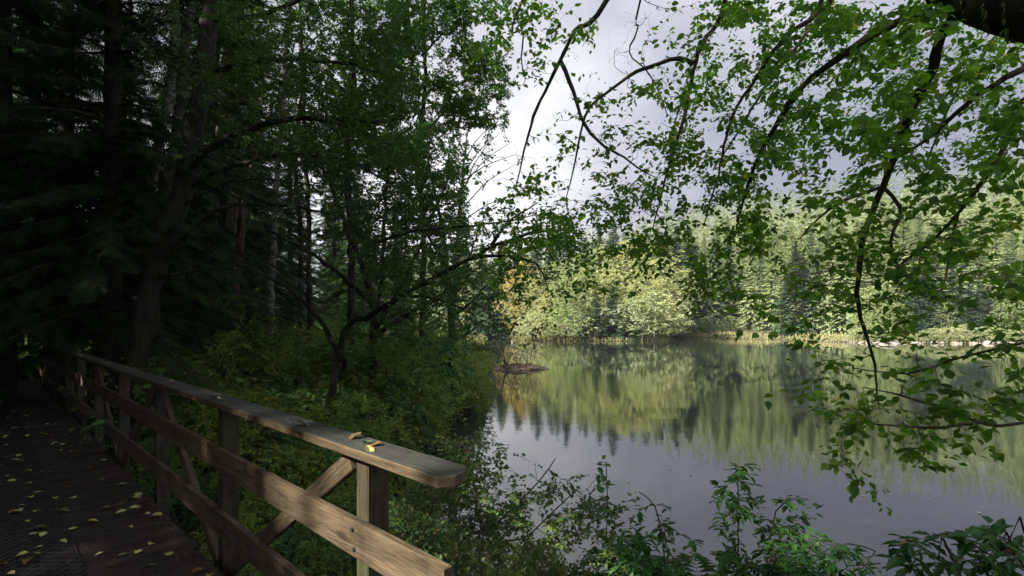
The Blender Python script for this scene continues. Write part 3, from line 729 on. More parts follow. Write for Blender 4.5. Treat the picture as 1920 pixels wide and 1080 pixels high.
# ---- the mossy tree leaning in from the right
def overhang():
    tr = [(4.6, 1.2, -1.0), (4.0, 1.5, .9), (3.3, 2.1, 2.3), (2.62, 2.45, 3.02), (2.28, 2.6, 3.3), (1.9, 2.9, 4.1), (1.6, 3.3, 5.4), (1.3, 3.6, 7.2)]
    e = empty('overhanging_alder', (4.6, 1.2, -1.0), 'mossy leaning alder whose leafy limbs hang over the lake from the upper right', 'tree')
    g = Geo(); tc_, tr_ = limb(g, tr, .20, .07, .1, .012, 14, .05); 
    # shaggy moss on the trunk
    n = 5000; i = rng.integers(0, len(tc_), n); a = rng.random(n)*6.28; r = tr_[i]*.97
    off = np.stack([np.cos(a)*.6, np.cos(a)*.5, np.sin(a)], -1); off = unit(off)*r[:, None]
    trunk = g.obj('trunk', B_MOSS, e, True)
    mg = Geo(); leaves(mg, tc_[i]+off, off+np.array([-.3, 0, -.9])*.15+rng.normal(size=(n, 3))*.05, rng.normal(size=(n, 3)), .05, SMALL, rng.random(n), .5)
    mo = mg.obj('moss', M_BUSH, trunk); mo.location = (0, 0, 0)
    limbs = [
        # pts, r0, r1
        ([(1.95, 2.85, 4.0)]+Lp((1745, -5, 3.1), (1660, 50, 3.15), (1600, 88, 3.2), (1500, 170, 3.4), (1440, 262, 3.6), (1400, 350, 3.8), (1385, 430, 3.9)), .038, .005),
        ([(2.2, 2.7, 3.5)]+Lp((1805, -5, 2.6), (1770, 70, 2.7), (1752, 130, 2.8), (1720, 190, 2.9), (1690, 265, 3.1), (1655, 350, 3.2), (1622, 440, 3.3), (1610, 520, 3.3), (1614, 600, 3.3), (1640, 680, 3.3), (1648, 765, 3.3)), .031, .003),
        ([(1.7, 3.2, 5.0)]+Lp((1362, -10, 3.9), (1320, 80, 4.0), (1302, 120, 4.0), (1287, 200, 4.1), (1265, 280, 4.2), (1240, 360, 4.3), (1225, 430, 4.4)), .028, .005),
        ([(1.8, 3.1, 4.7)]+Lp((1545, -10, 3.7), (1480, 60, 3.8), (1440, 112, 3.9), (1395, 180, 4.1), (1368, 240, 4.2), (1345, 330, 4.4), (1320, 420, 4.6)), .024, .004),
        ([(1.8, 3.1, 4.7)]+Lp((1560, -12, 4.2), (1500, 75, 4.4), (1450, 140, 4.6), (1400, 220, 4.8), (1350, 300, 5.0)), .03, .005),
        ([(1.55, 3.4, 5.7)]+Lp((1142, -8, 4.4), (1080, 55, 4.4), (1051, 115, 4.4), (1020, 172, 4.5), (1000, 220, 4.6), (982, 285, 4.7), (968, 350, 4.8)), .034, .005),
        (Lp((1051, 115, 4.4), (1075, 172, 4.45), (1096, 235, 4.5), (1135, 272, 4.5), (1182, 305, 4.6), (1230, 335, 4.7)), .019, .004),
        ([(1.5, 3.5, 6.2)]+Lp((1200, -8, 4.8), (1195, 50, 4.8), (1181, 98, 4.8), (1210, 130, 4.7), (1232, 165, 4.7), (1250, 215, 4.7)), .017, .004),
        (Lp((1300, 120, 4.0), (1275, 112, 4.05), (1240, 118, 4.2), (1180, 145, 4.4), (1120, 188, 4.5), (1095, 220, 4.6), (1080, 300, 4.7), (1062, 370, 4.8)), .019, .004),
        ([(2.9, 2.3, 2.9)]+Lp((1925, 122, 2.5), (1870, 155, 2.6), (1795, 210, 2.7), (1725, 270, 2.9), (1640, 320, 3.1)), .022, .004),
        ([(3.2, 2.2, 2.6)]+Lp((1930, 180, 2.9), (1890, 262, 3.0), (1853, 325, 3.05), (1795, 402, 3.2), (1712, 479, 3.4), (1640, 540, 3.5)), .022, .004),
        ([(3.6, 1.9, 1.8), (2.9, 2.2, 1.35)]+Lp((1935, 792, 2.3), (1850, 790, 2.35), (1799, 775, 2.4), (1716, 752, 2.5), (1672, 738, 2.6), (1620, 725, 2.7)), .014, .003),
        (Lp((1850, 790, 2.35), (1760, 800, 2.4), (1690, 800, 2.5), (1600, 795, 2.6)), .008, .003),
        ([(3.6, 1.9, 1.8), (3.0, 2.2, 1.6)]+Lp((1935, 640, 2.4), (1860, 655, 2.5), (1780, 675, 2.6), (1700, 700, 2.8), (1600, 690, 3.0)), .012, .003),
        (Lp((1795, 402, 3.2), (1780, 470, 3.2), (1765, 545, 3.25)), .010, .003),
        (Lp((1655, 350, 3.2), (1590, 372, 3.2), (1540, 410, 3.25), (1500, 450, 3.3)), .014, .003),
        (Lp((1655, 350, 3.2), (1690, 390, 3.15), (1670, 450, 3.1), (1700, 520, 3.1), (1760, 560, 3.1)), .013, .003),
        ([(1.6, 3.3, 5.4)]+Lp((1900, -40, 5.5), (1850, 90, 5.4), (1790, 180, 5.3), (1740, 300, 5.2)), .035, .008),
        ([(1.4, 3.5, 6.6)]+Lp((985, -12, 4.0), (983, 60, 4.0), (978, 110, 4.05), (985, 150, 4.1)), .024, .004),
    ]
    sk = []; sr = []; parts = []
    for pts, r0, r1 in limbs:
        g = Geo(); c_, r_ = limb(g, pts, r0, r1, .07, .007, 8, .10, .8)
        parts.append((g, r0)); sk.append(c_); sr.append(r_)
    own = np.concatenate([np.full(len(c_), i) for i, c_ in enumerate(sk)])
    SK = np.concatenate(sk); SR = np.concatenate(sr)
    rows = ["44010578674775"[:13], "4200157756777", "0013567776777", "0224776667766", "1335766336766", "3565665334556", "1221243455556", "0100013123433", "0000000133222", "0000000245455", "0000000023321", "0000000001000"]
    rows = [[int(ch_) for ch_ in r] for r in rows]
    rows[0] = [4, 5, 3, 0, 1, 5, 8, 8, 7, 4, 7, 5, 5]; rows[1] = [2, 4, 1, 0, 1, 5, 7, 7, 5, 6, 7, 7, 7]
    def dep(px, py):
        q = (px-CX)/F; zz = (HY-py)/F
        m = np.abs(SK[:, 0]/SK[:, 1]-q)+np.abs((SK[:, 2]-EYE)/SK[:, 1]-zz); j = np.argsort(m)[rng.integers(0, 30)]
        return float(np.clip(SK[j, 1]+rng.normal()*.45, 2.2, 6.5))
    rows = [[v*(1 if i < 4 else (1.5 if j < 7 and i < 7 else .8) if i < 8 else .5) for j, v in enumerate(r_)] for i, r_ in enumerate(rows)]
    at = chart(rows, 880, 0, 80, 80, 21.5, dep, .5)
    # far layer of the same crown, higher up and further out
    rows2 = [[0, 0, 0, 0, 0, 3, 6, 6, 5, 4, 6, 6, 6], [0, 0, 0, 0, 0, 2, 5, 6, 5, 5, 6, 6, 6], [0, 0, 0, 0, 1, 3, 5, 6, 6, 5, 5, 6, 5], [0, 0, 0, 1, 2, 3, 4, 5, 5, 5, 5, 5, 4], [0, 0, 1, 2, 3, 3, 2, 1, 1, 1, 1, 1, 1]]
    at2 = chart(rows2, 880, 0, 80, 80, 17, far_rand(4.8, 7.5), .5)
    at = np.concatenate([at, at2])
    tw, trr, o1 = grow(SK, SR, at, .03, 5, .012, rtip=.0011, own=own)
    # bare hanging twigs in front of the open sky
    rowsb = [[0, 0, 0, 3, 2, 0], [0, 1, 3, 5, 3, 0], [0, 2, 4, 5, 3, 0], [2, 3, 4, 3, 1, 0], [2, 3, 3, 1, 0, 0]]
    ab = chart(rowsb, 880, 0, 80, 80, 1.8, dep)
    twb, trb, o2 = grow(SK, SR, ab, -.02, 7, .006, rtip=.0012, wob=.06, own=own)
    for i, (g, r0) in enumerate(parts):
        m = o1 == i
        if m.any(): tubes(g, tw[m], trr[m], 4, mi=1)
        if (o2 == i).any(): tubes(g, twb[o2 == i], trb[o2 == i], 3, mi=1)
        part = g.obj('limb', [B_MOSS if r0 > .03 else B_TWIG, B_TWIG], e, True)
        if m.any():
            gl = Geo(); near = tw[m][:, -1, 1] < 4.8
            twig_leaves(gl, tw[m][near], 4, .045, OVATE, .3, .45, 1.1, None, 1., 1.1, CULL)
            twig_leaves(gl, tw[m][~near], 4, .047, OVATE, .3, .45, 1.1, None, 1., 1.05, CULL)
            gl.obj('foliage', M_OVER, part)
overhang()

# ---- the forest on the left
LROWS = [[1, 1, 1, 1, 2, 4, 4, 4, 6, 8, 8, 7], [0, 0, 0, 1, 2, 4, 4, 4, 7, 9, 9, 8], [0, 0, 0, 1, 2, 4, 5, 6, 8, 9, 9, 7], [0, 1, 1, 1, 2, 3, 5, 7, 8, 9, 6, 1],
         [1, 2, 2, 2, 2, 3, 4, 6, 8, 8, 7, 0], [1, 1, 1, 2, 3, 4, 5, 7, 8, 8, 7, 1], [0, 1, 1, 2, 4, 5, 6, 7, 8, 8, 7, 2], [1, 1, 2, 3, 4, 5, 6, 7, 8, 8, 6, 1], [0, 0, 0, 0, 2, 3, 4, 5, 5, 5, 3, 0]]
def lchart(x0, x1, y0, y1, k, depth):
    at = chart(LROWS, 0, 0, 80, 80, k*62, depth, .42)
    px = CX+at[:, 0]/at[:, 1]*F; py = HY-(at[:, 2]-EYE)/at[:, 1]*F
    fx = np.clip((px-x0)/60, 0, 1)*np.clip((x1-px)/60, 0, 1)*np.clip((py-y0)/40+.2, 0, 1)*np.clip((y1-py)/40, 0, 1)
    return at[rng.random(len(at)) < fx]
def leafy_tree(name, label, cat, stems, at, bark, leafm, per, L, T=SMALL, rmax=.02, sag=.05, loc=None, wob=.02, twb=B_TWIG, cull=CULL, bare=None, group=None, rtip=.002, K=6, foliage='foliage', flat=1.1):
    """stems: list of (points, r0, r1); the first is the trunk, the others are limbs of their own"""
    base = np.array(stems[0][0][0]) if loc is None else np.array(loc)
    e = empty(name, base, label, cat, group); sk = []; sr = []; gs = []
    for pts, r0, r1 in stems:
        g = Geo(); c_, r_ = limb(g, pts, r0, r1, max(.08, r0*1.2), .006+r0*.12, 8, .07, .8); gs.append(g); sk.append(c_[1:]); sr.append(r_[1:])
    own = np.concatenate([np.full(len(c_), i) for i, c_ in enumerate(sk)]); SK = np.concatenate(sk); SR = np.concatenate(sr)
    tw, trr, ow = grow(SK, SR, at, sag, K, rmax, rtip=rtip, wob=wob, own=own)
    if bare is not None and len(bare):
        tb, rb, ob = grow(SK, SR, bare, sag, K, rmax*.5, rtip=rtip, wob=wob*1.5, own=own)
        for i, g in enumerate(gs):
            if (ob == i).any(): tubes(g, tb[ob == i], rb[ob == i], 3, mi=1)
    for i, g in enumerate(gs):
        m = ow == i
        if m.any(): tubes(g, tw[m], trr[m], 4 if L > .05 else 3, mi=1)
        o = g.obj('trunk' if i == 0 else 'limb', [bark, twb], e, True)
        if m.any() and per:
            gl = Geo(); twig_leaves(gl, tw[m], per, L, T, .15, .35 if flat < 2 else .12, flat, None, 1., 1.05, cull)
            if gl.n: gl.obj(foliage, leafm, o)
    return e

def left_forest():
    z = lambda x, y: float(ground_z(np.array([x]), np.array([y]))[0])
    def B(px, Y): X = (px-CX)/F*Y; return (X, Y, z(X, Y)-.2)
    # dark alder leaning right over the bank
    leafy_tree('leaning_alder', 'dark-trunked alder leaning right behind the railing with long arching limbs', 'tree',
        [([B(250, 9.5)]+Lp((262, 620, 9.5), (290, 520, 9.5), (328, 400, 9.4), (352, 310, 9.4), (372, 180, 9.4), (392, 60, 9.3), (405, -60, 9.3), (420, -260, 9.2)), .23, .1),
         (Lp((350, 325, 9.4), (380, 290, 9.2), (430, 258, 9.0), (500, 232, 8.8), (560, 222, 8.7), (640, 226, 8.6), (720, 228, 8.5), (780, 205, 8.5)), .075, .012),
         (Lp((358, 345, 9.4), (420, 318, 9.2), (500, 296, 9.0), (560, 290, 8.9), (650, 300, 8.8), (730, 345, 8.7)), .05, .01),
         (Lp((380, 148, 9.4), (440, 122, 9.1), (520, 110, 8.9), (600, 116, 8.8), (660, 120, 8.8), (740, 150, 8.7)), .06, .01),
         (Lp((300, 500, 9.5), (360, 430, 9.2), (410, 392, 9.0), (470, 383, 8.9), (540, 386, 8.8), (640, 405, 8.7)), .05, .01),
         (Lp((290, 520, 9.5), (350, 510, 9.2), (420, 502, 9.0), (480, 496, 8.9)), .035, .008),
         (Lp((330, 395, 9.4), (420, 345, 9.2), (480, 337, 9.1), (560, 342, 9.0)), .03, .006),
         (Lp((395, 40, 9.3), (470, 30, 9.0), (560, 0, 8.8), (640, -60, 8.6)), .05, .01)],
        lchart(230, 800, -20, 560, .62, far_rand(6.8, 9.8)), B_DARK, M_LEFT2, 10, .06, rmax=.014, bare=lchart(300, 760, 100, 600, .25, far_rand(8, 10)))
    # pale barked pair
    for k, (a, lab) in enumerate((((235, 590, 250, 480, 272, 400, 292, 300, 318, 170, 330, 20, 340, -200), 'pale blotched alder trunk, left of the two pale trunks behind the railing'),
                     ((262, 600, 275, 500, 305, 400, 322, 300, 340, 200, 352, 60, 372, -200), 'pale blotched alder trunk crossing close beside the dark leaning alder'))):
        Y = 12.5+k*1.2; pts = [B(a[0]-8, Y)]+[P(a[2*i], a[2*i+1], Y) for i in range(7)]
        leafy_tree('pale_alder', lab, 'tree', [(pts, .17, .06)], lchart(120, 520, -30, 420, .25, far_rand(Y-2, Y+2)), B_PALE, M_LEFT2, 10, .075, rmax=.02, bare=lchart(100, 460, 200, 620, .15, far_rand(Y-2, Y+1)))
    for k, (px, Y, lean, lab) in enumerate(((405, 19, 10, 'slim pale trunk between the leaning alder and the broken snag'), (520, 18, 14, 'mottled slim trunk just right of the broken snag'), (575, 21, -8, 'thin straight trunk deep in the wood right of the snag'), (225, 15, 12, 'pale slim trunk behind the railing at the left, before the dark firs'))):
        pts = [B(px-lean, Y), P(px-lean*.6, 500, Y), P(px, 330, Y), P(px+lean, 150, Y), P(px+lean*2, -60, Y)]
        leafy_tree('slim_alder', lab, 'tree', [(pts, .13, .05)], lchart(px-150, px+150, -30, 330, .3, far_rand(Y-2, Y+2)), B_PALE if k != 2 else B_DARK, M_LEFT, 9, .09, rmax=.02)
    # broken snag
    e = empty('broken_snag', B(432, 16), 'broken reddish dead trunk with long pale splinters standing in the wood', 'dead tree')
    g = Geo(); limb(g, [B(428, 16)]+Lp((438, 560, 16), (452, 440, 16), (466, 350, 16), (480, 276, 16)), .2, .07, .25, .02, 9, .1); g.obj('trunk', B_SNAG, e, True)
    g = Geo()
    for k in range(16):
        a = 450+rng.normal()*9; limb(g, Lp((a-4, 400+rng.random()*40, 15.75), (a+2, 360, 15.72), (a+8+rng.normal()*4, 300+rng.random()*50, 15.7)), .035, .006, .3, .008, 4)
    g.obj('splinter', B_SPLIT, e)
    # vine maple mass in the middle
    st = [([B(705, 13)]+Lp((700, 600, 13), (680, 500, 13), (640, 400, 12.8), (600, 300, 12.6), (570, 230, 12.5)), .12, .02)]
    for pts in (((700, 640, 13), (715, 520, 13), (722, 400, 12.9), (730, 290, 12.8), (745, 190, 12.8)), ((703, 620, 13), (760, 520, 12.8), (800, 430, 12.6), (830, 360, 12.5), (850, 300, 12.5)), ((704, 630, 13), (780, 580, 12.6), (850, 540, 12.3), (900, 500, 12.2)),
                ((690, 560, 13), (620, 500, 12.7), (540, 450, 12.5), (470, 420, 12.4)), ((650, 690, 12), (600, 600, 11.8), (540, 540, 11.7), (480, 510, 11.6))):
        st.append((Lp(*pts), .07, .015))
    leafy_tree('vine_maple', 'spreading many-stemmed maple filling the middle of the left bank', 'tree', st, lchart(400, 900, 230, 680, .95, far_rand(10.8, 14.2)), B_DARK, M_LEFT, 12, .08, rmax=.018, bare=lchart(420, 860, 250, 640, .25, far_rand(11, 13)))
    # second one closer to the lake edge
    st = [([B(850, 17)]+Lp((845, 580, 17), (835, 480, 17), (820, 380, 17), (800, 290, 17)), .13, .03)]
    for pts in (((843, 560, 17), (880, 480, 16.8), (900, 420, 16.6)), ((838, 500, 17), (790, 420, 16.8), (760, 340, 16.6)), ((846, 600, 17), (890, 560, 16.6), (915, 530, 16.4))): st.append((Lp(*pts), .06, .015))
    leafy_tree('bank_maple', 'dense leafy maple at the lake edge where the bank narrows', 'tree', st, lchart(690, 935, 260, 690, .95, far_rand(15, 19)), B_DARK, M_LEFT, 12, .10, rmax=.02)
    # tall alders behind, crowns reaching the top of the frame
    for k, (px, Y, x0, x1, y1, kk, lab) in enumerate(((655, 17, 500, 830, 340, .9, 'tall alder whose bright crown fills the view left of the sky gap'), (790, 21, 660, 985, 330, 1.35, 'tall alder nearest the open sky, small leaves fringing the clouds'), (560, 24, 420, 720, 330, .6, 'tall thin-crowned alder with bright sky showing through, deep in the left wood'))):
        st = [([B(px, Y)]+Lp((px+4, 450, Y), (px-6, 300, Y), (px+8, 150, Y), (px+4, 0, Y), (px+20, -200, Y)), .13, .04)]
        for q in range(5):
            s = 1 if q % 2 else -1; y = 330-q*75; st.append((Lp((px, y, Y), (px+s*45, y-45, Y+rng.normal()), (px+s*100, y-70, Y+rng.normal()*1.5)), .05, .015))
        at = lchart(x0, x1, -40, y1, kk, far_rand(Y-2.5, Y+2.5)); top = at[:len(at)//3].copy()
        top[:, 2] = EYE+(HY+rng.uniform(0, 260, len(top)))/F*top[:, 1]
        leafy_tree('tall_alder', lab, 'tree', st, np.concatenate([at, top]), B_DARK, M_LEFT, 13, .09+.02*k, rmax=.025, sag=.1)
    # long limb reaching out to the right over the water
    st = [([B(590, 9.8)]+Lp((640, 640, 9.4), (690, 595, 9.1), (742, 562, 8.8), (830, 512, 8.5), (880, 485, 8.4), (921, 461, 8.2), (990, 440, 8.0), (1070, 428, 7.8)), .08, .015),
          (Lp((880, 485, 8.4), (940, 480, 8.2), (1000, 490, 8.0), (1030, 540, 7.9)), .03, .006), (Lp((760, 555, 8.8), (820, 560, 8.6), (890, 590, 8.4)), .03, .006),
          (Lp((700, 455, 9.4), (780, 432, 9.2), (850, 425, 9.0), (930, 418, 8.8), (1000, 405, 8.6)), .035, .008), (Lp((921, 461, 8.2), (960, 410, 8.2), (1010, 380, 8.2)), .03, .006)]
    rows = [[0, 0, 0, 0, 2, 1, 0], [0, 1, 1, 5, 6, 4, 2], [2, 4, 7, 9, 9, 8, 5], [4, 6, 8, 9, 8, 5, 2], [5, 6, 8, 7, 5, 2, 0], [5, 6, 7, 5, 3, 1, 0], [4, 5, 6, 3, 2, 0, 0]]
    leafy_tree('reaching_alder', 'low alder with a long limb reaching right across the water, leaves hanging from it', 'tree', st, chart(rows, 720, 340, 58, 46, 4.6, far_rand(7.2, 9.4)), B_DARK, M_LEFT, 9, .062, SMALL, rmax=.012, sag=.02)
    # bare alder in the sky gap
    st = [([B(848, 27)]+Lp((852, 520, 27), (858, 440, 27), (866, 350, 27), (876, 260, 27), (880, 215, 27)), .15, .02)]
    for y, dx, dy in ((460, 90, -70), (430, -50, -40), (400, 110, -95), (380, -45, -50), (355, 95, -90), (330, 70, -80), (300, 60, -70), (290, -40, -60), (420, 120, -60), (370, 60, -110), (340, 100, -50)):
        x = 858+(440-y)*.09; st.append((Lp((x, y, 27), (x+dx*.45, y+dy*.6, 27.2), (x+dx, y+dy, 27.5)), .035, .012))
    rows = [[0, 1, 2, 1, 0], [1, 3, 3, 3, 1], [2, 4, 4, 4, 2], [2, 3, 4, 3, 1], [2, 3, 3, 1, 0]]
    bare = chart([[0, 1, 3, 2, 0], [1, 4, 5, 5, 2], [2, 5, 5, 5, 3], [2, 5, 5, 4, 2], [1, 3, 4, 2, 1]], 800, 210, 42, 46, 2.2, far_rand(26, 28.5))
    leafy_tree('bare_alder', 'thin nearly leafless alder with rising bare branches against the sky gap', 'tree', st, chart([[0, 0, 0, 0, 0], [1, 1, 1, 0, 0], [2, 3, 1, 0, 0], [3, 3, 1, 1, 0], [3, 4, 2, 1, 0]], 800, 210, 42, 46, 2.4, far_rand(26, 28)), B_GREY, M_LEFT, 7, .10, rmax=.03, bare=bare, rtip=.006, K=6, twb=B_GREY)

    # firs
    fp = [tree_from(*conifer(25, 3.9, 330, 34, .1, FROND, .55, droop=.6), (0, 0, 0), 'fir_tree', B_DARK, M_FIR, 'x', 'tree') for _ in range(2)]
    used = [0, 0]
    def fir(x, y, s, label, group=None, i=None):
        i = int(rng.integers(0, 2)) if i is None else i; zz = z(x, y)
        if not used[i]: e = fp[i]; used[i] = 1; e.location = (x, y, zz); e.scale = (s, s, s); e['label'] = label
        else: e = dup(fp[i], (x, y, zz), rng.random()*6.28, (s, s, s*(.9+.2*rng.random())), label)
        if group: e['group'] = group
        elif 'group' in e: del e['group']
    def px(p, Y): return (p-CX)/F*Y
    fir(px(205, 10.5), 10.5, .85, 'large dark fir just behind the far half of the railing')
    fir(px(120, 15), 15, 1.0, 'dark fir near where the railing fades into the shade')
    fir(px(330, 14.5), 14.5, .95, 'dark fir directly behind the leaning alder')
    fir(px(455, 22), 22, 1.0, 'dark fir standing behind the broken snag')
    fir(-9.4, 4.8, .9, 'near fir on the far side of the boardwalk, boughs dipping in from the left edge')
    fir(-13.5, 9.2, 1.0, 'second fir along the left side of the boardwalk')
    fir(-18, 13.2, 1.0, 'third fir along the left side of the boardwalk, deep in shade')
    for x, y, s, l in ((-12.5, 6.3, .95, 'fir beyond the left edge of the boardwalk, between two others'), (-17, 7.5, 1.05, 'tall fir at the left border of the view, deep in the wood'), (-21, 11, 1.05, 'tall fir behind the others at the left border'), (-24, 17, 1.1, 'fir far back at the left, beyond the end of the boardwalk'), (-10.8, 10.9, .9, 'fir beside the far stretch of the boardwalk, left edge')):
        fir(x, y, s, l)
    fir(-7.9, 2.4, .8, 'fir close to the left of the viewpoint, dark boughs across the upper left corner')
    # the wood further back
    pts = []; tries = 0
    while len(pts) < 58 and tries < 9000:
        tries += 1; Y = 20+75*rng.random()**1.3; X = rng.uniform(-1.15, -.1)*Y
        if X/Y > -.16-.004*max(0, 45-Y): continue
        if lake_dist(np.array([X]), np.array([Y]))[0] < 3: continue
        if X/Y > -.42 and Y < 34: continue
        if pts and min((X-a)**2+(Y-b)**2 for a, b in pts) < 11: continue
        pts.append((X, Y))
    for X, Y in pts: fir(X, Y, .75+.3*rng.random(), 'dark fir in the shaded wood behind the left bank', 'firs of the left wood')
    # shading trees out of view behind the viewer, towards the sun
    for s, p in ((7, 2.6), (11, 5.5), (15, 1.8), (20, 5), (10, -7.5), (16, -9), (22, -6.5), (14, -13), (20, -16), (27, -12), (26, -21), (32, -17), (32, -27), (38, -22), (24, 9), (30, 1.5), (30, -3.5), (16, 10), (38, -34), (44, -28), (36, -8)):
        fir(s*-.85+p*.53, s*-.53-p*.85, .9+.2*rng.random(), 'dark fir behind the viewpoint shading the boardwalk', 'firs behind the viewpoint')
    for k, (s, p, w) in enumerate(((12, -3.2, 9), (19, -2.5, 10), (5.5, -.5, 9), (4.5, -7.5, 9), (9.5, -11.5, 9))):  # the last three are unseen alders added to shade the boardwalk
        loc = np.array([s*-.85+p*.53, s*-.53-p*.85, 0]); loc[2] = z(loc[0], loc[1]); h = (17, 20, 13, 14, 15)[k]
        tg = Geo(); c_, r_ = limb(tg, [(0, 0, -.4), (.2, .1, h*.4), (0, .3, h*.95)], .2, .04, .8, .05, 7)
        n = 1300; th = rng.random(n)*6.28; q = rng.random(n)**.5; zz = rng.random(n)
        at = np.stack([w*.5*q*np.cos(th), w*.5*q*np.sin(th), h*((.2 if k < 2 else .42)+(.85 if k < 2 else .62)*zz)], -1)
        tw, tr = grow(c_[3:], r_[3:], at, .1, 4, .04, rtip=.006); tubes(tg, tw, tr, 3)
        cg = Geo(); twig_leaves(cg, tw, 9, .2, SMALL, .1, .3, 1., None, 1., 1., lambda p_: CULL(p_+loc) | ((p_+loc)[:, 1] > .3) & (np.abs((p_+loc)[:, 0]) < 1.2*(p_+loc)[:, 1]) & ((p_+loc)[:, 2]-EYE < .8*(p_+loc)[:, 1]))
        tree_from(tg, cg, loc, 'alder_tree', B_PALE, M_LEFT, ('broad alder behind the viewpoint that dapples the railing', 'taller broad alder further behind the viewpoint', 'unseen alder added to shade the boardwalk from behind the viewpoint', 'unseen alder added to shade the boardwalk from the left of the viewpoint', 'unseen alder added for shade beyond the left edge of the boardwalk')[k], 'tree')
left_forest()

# ------------------------------------------------------------------ undergrowth
def shrub_proto(name, h, w, nst, nat, per, L, T, leafm, lab, cat='shrub', bark=B_TWIG, droop=.3, wid=1., flat=1.2, low=.25):
    tg = Geo(); sk = []; sr = []
    for k in range(nst):
        a = k*6.283/nst+rng.normal()*.3; q = w*.5*(.3+.5*rng.random())
        c_, r_ = limb(tg, [(.03*math.cos(a), .03*math.sin(a), -.1), (q*.35*math.cos(a), q*.35*math.sin(a), h*.4), (q*math.cos(a), q*math.sin(a), h*(.7+.3*rng.random()))], .012, .003, .09, .006, 4); sk.append(c_); sr.append(r_)
    th = rng.random(nat)*6.283; u = rng.random(nat); q = rng.random(nat)**.5*np.sqrt(np.clip(1-(u-.35)**2*1.6, .1, 1))
    at = np.stack([w*.5*q*np.cos(th)*(1+.25*np.sin(2*th)), w*.5*q*np.sin(th), h*(low+(1.05-low)*u)], -1)+rng.normal(size=(nat, 3))*.04
    tw, tr = grow(np.concatenate(sk), np.concatenate(sr), at, .08, 5, .006, rtip=.0012); tubes(tg, tw, tr, 3)
    cg = Geo(); twig_leaves(cg, tw, per, L, T, .2, droop, flat, None, 1., wid)
    e = empty(name, (0, 0, 0), lab, cat); tg.obj('stem', bark, e, True); cg.obj('foliage', leafm, e); return e
def fern_proto():
    e = empty('sword_fern', (0, 0, 0), 'x', 'fern')
    for k in range(16):
        a = k*2.4+rng.normal()*.2; L = .55+.3*rng.random(); t = np.linspace(0, 1, 20)
        r = L*t*.85; zz = L*(.95*t-.75*t**2.2); c = np.stack([r*math.cos(a), r*math.sin(a), zz], -1)
        g = Geo(); tubes(g, c[None, ::3], np.linspace(.003, .001, 7)[None], 3)
        T = unit(np.gradient(c, axis=0)); sd = np.array([-math.sin(a), math.cos(a), 0])
        for s in (1, -1):
            leaves(g, c[2:], sd*s+T[2:]*.25, np.array([0, 0, 1.])+rng.normal(size=(18, 3))*.15, .13*np.sin(np.pi*np.clip(t[2:]*.85+.15, 0, 1))**.7+.01, SMALL, rng.random(18), .55)
        g.obj('frond', M_FERN, e)
    return e
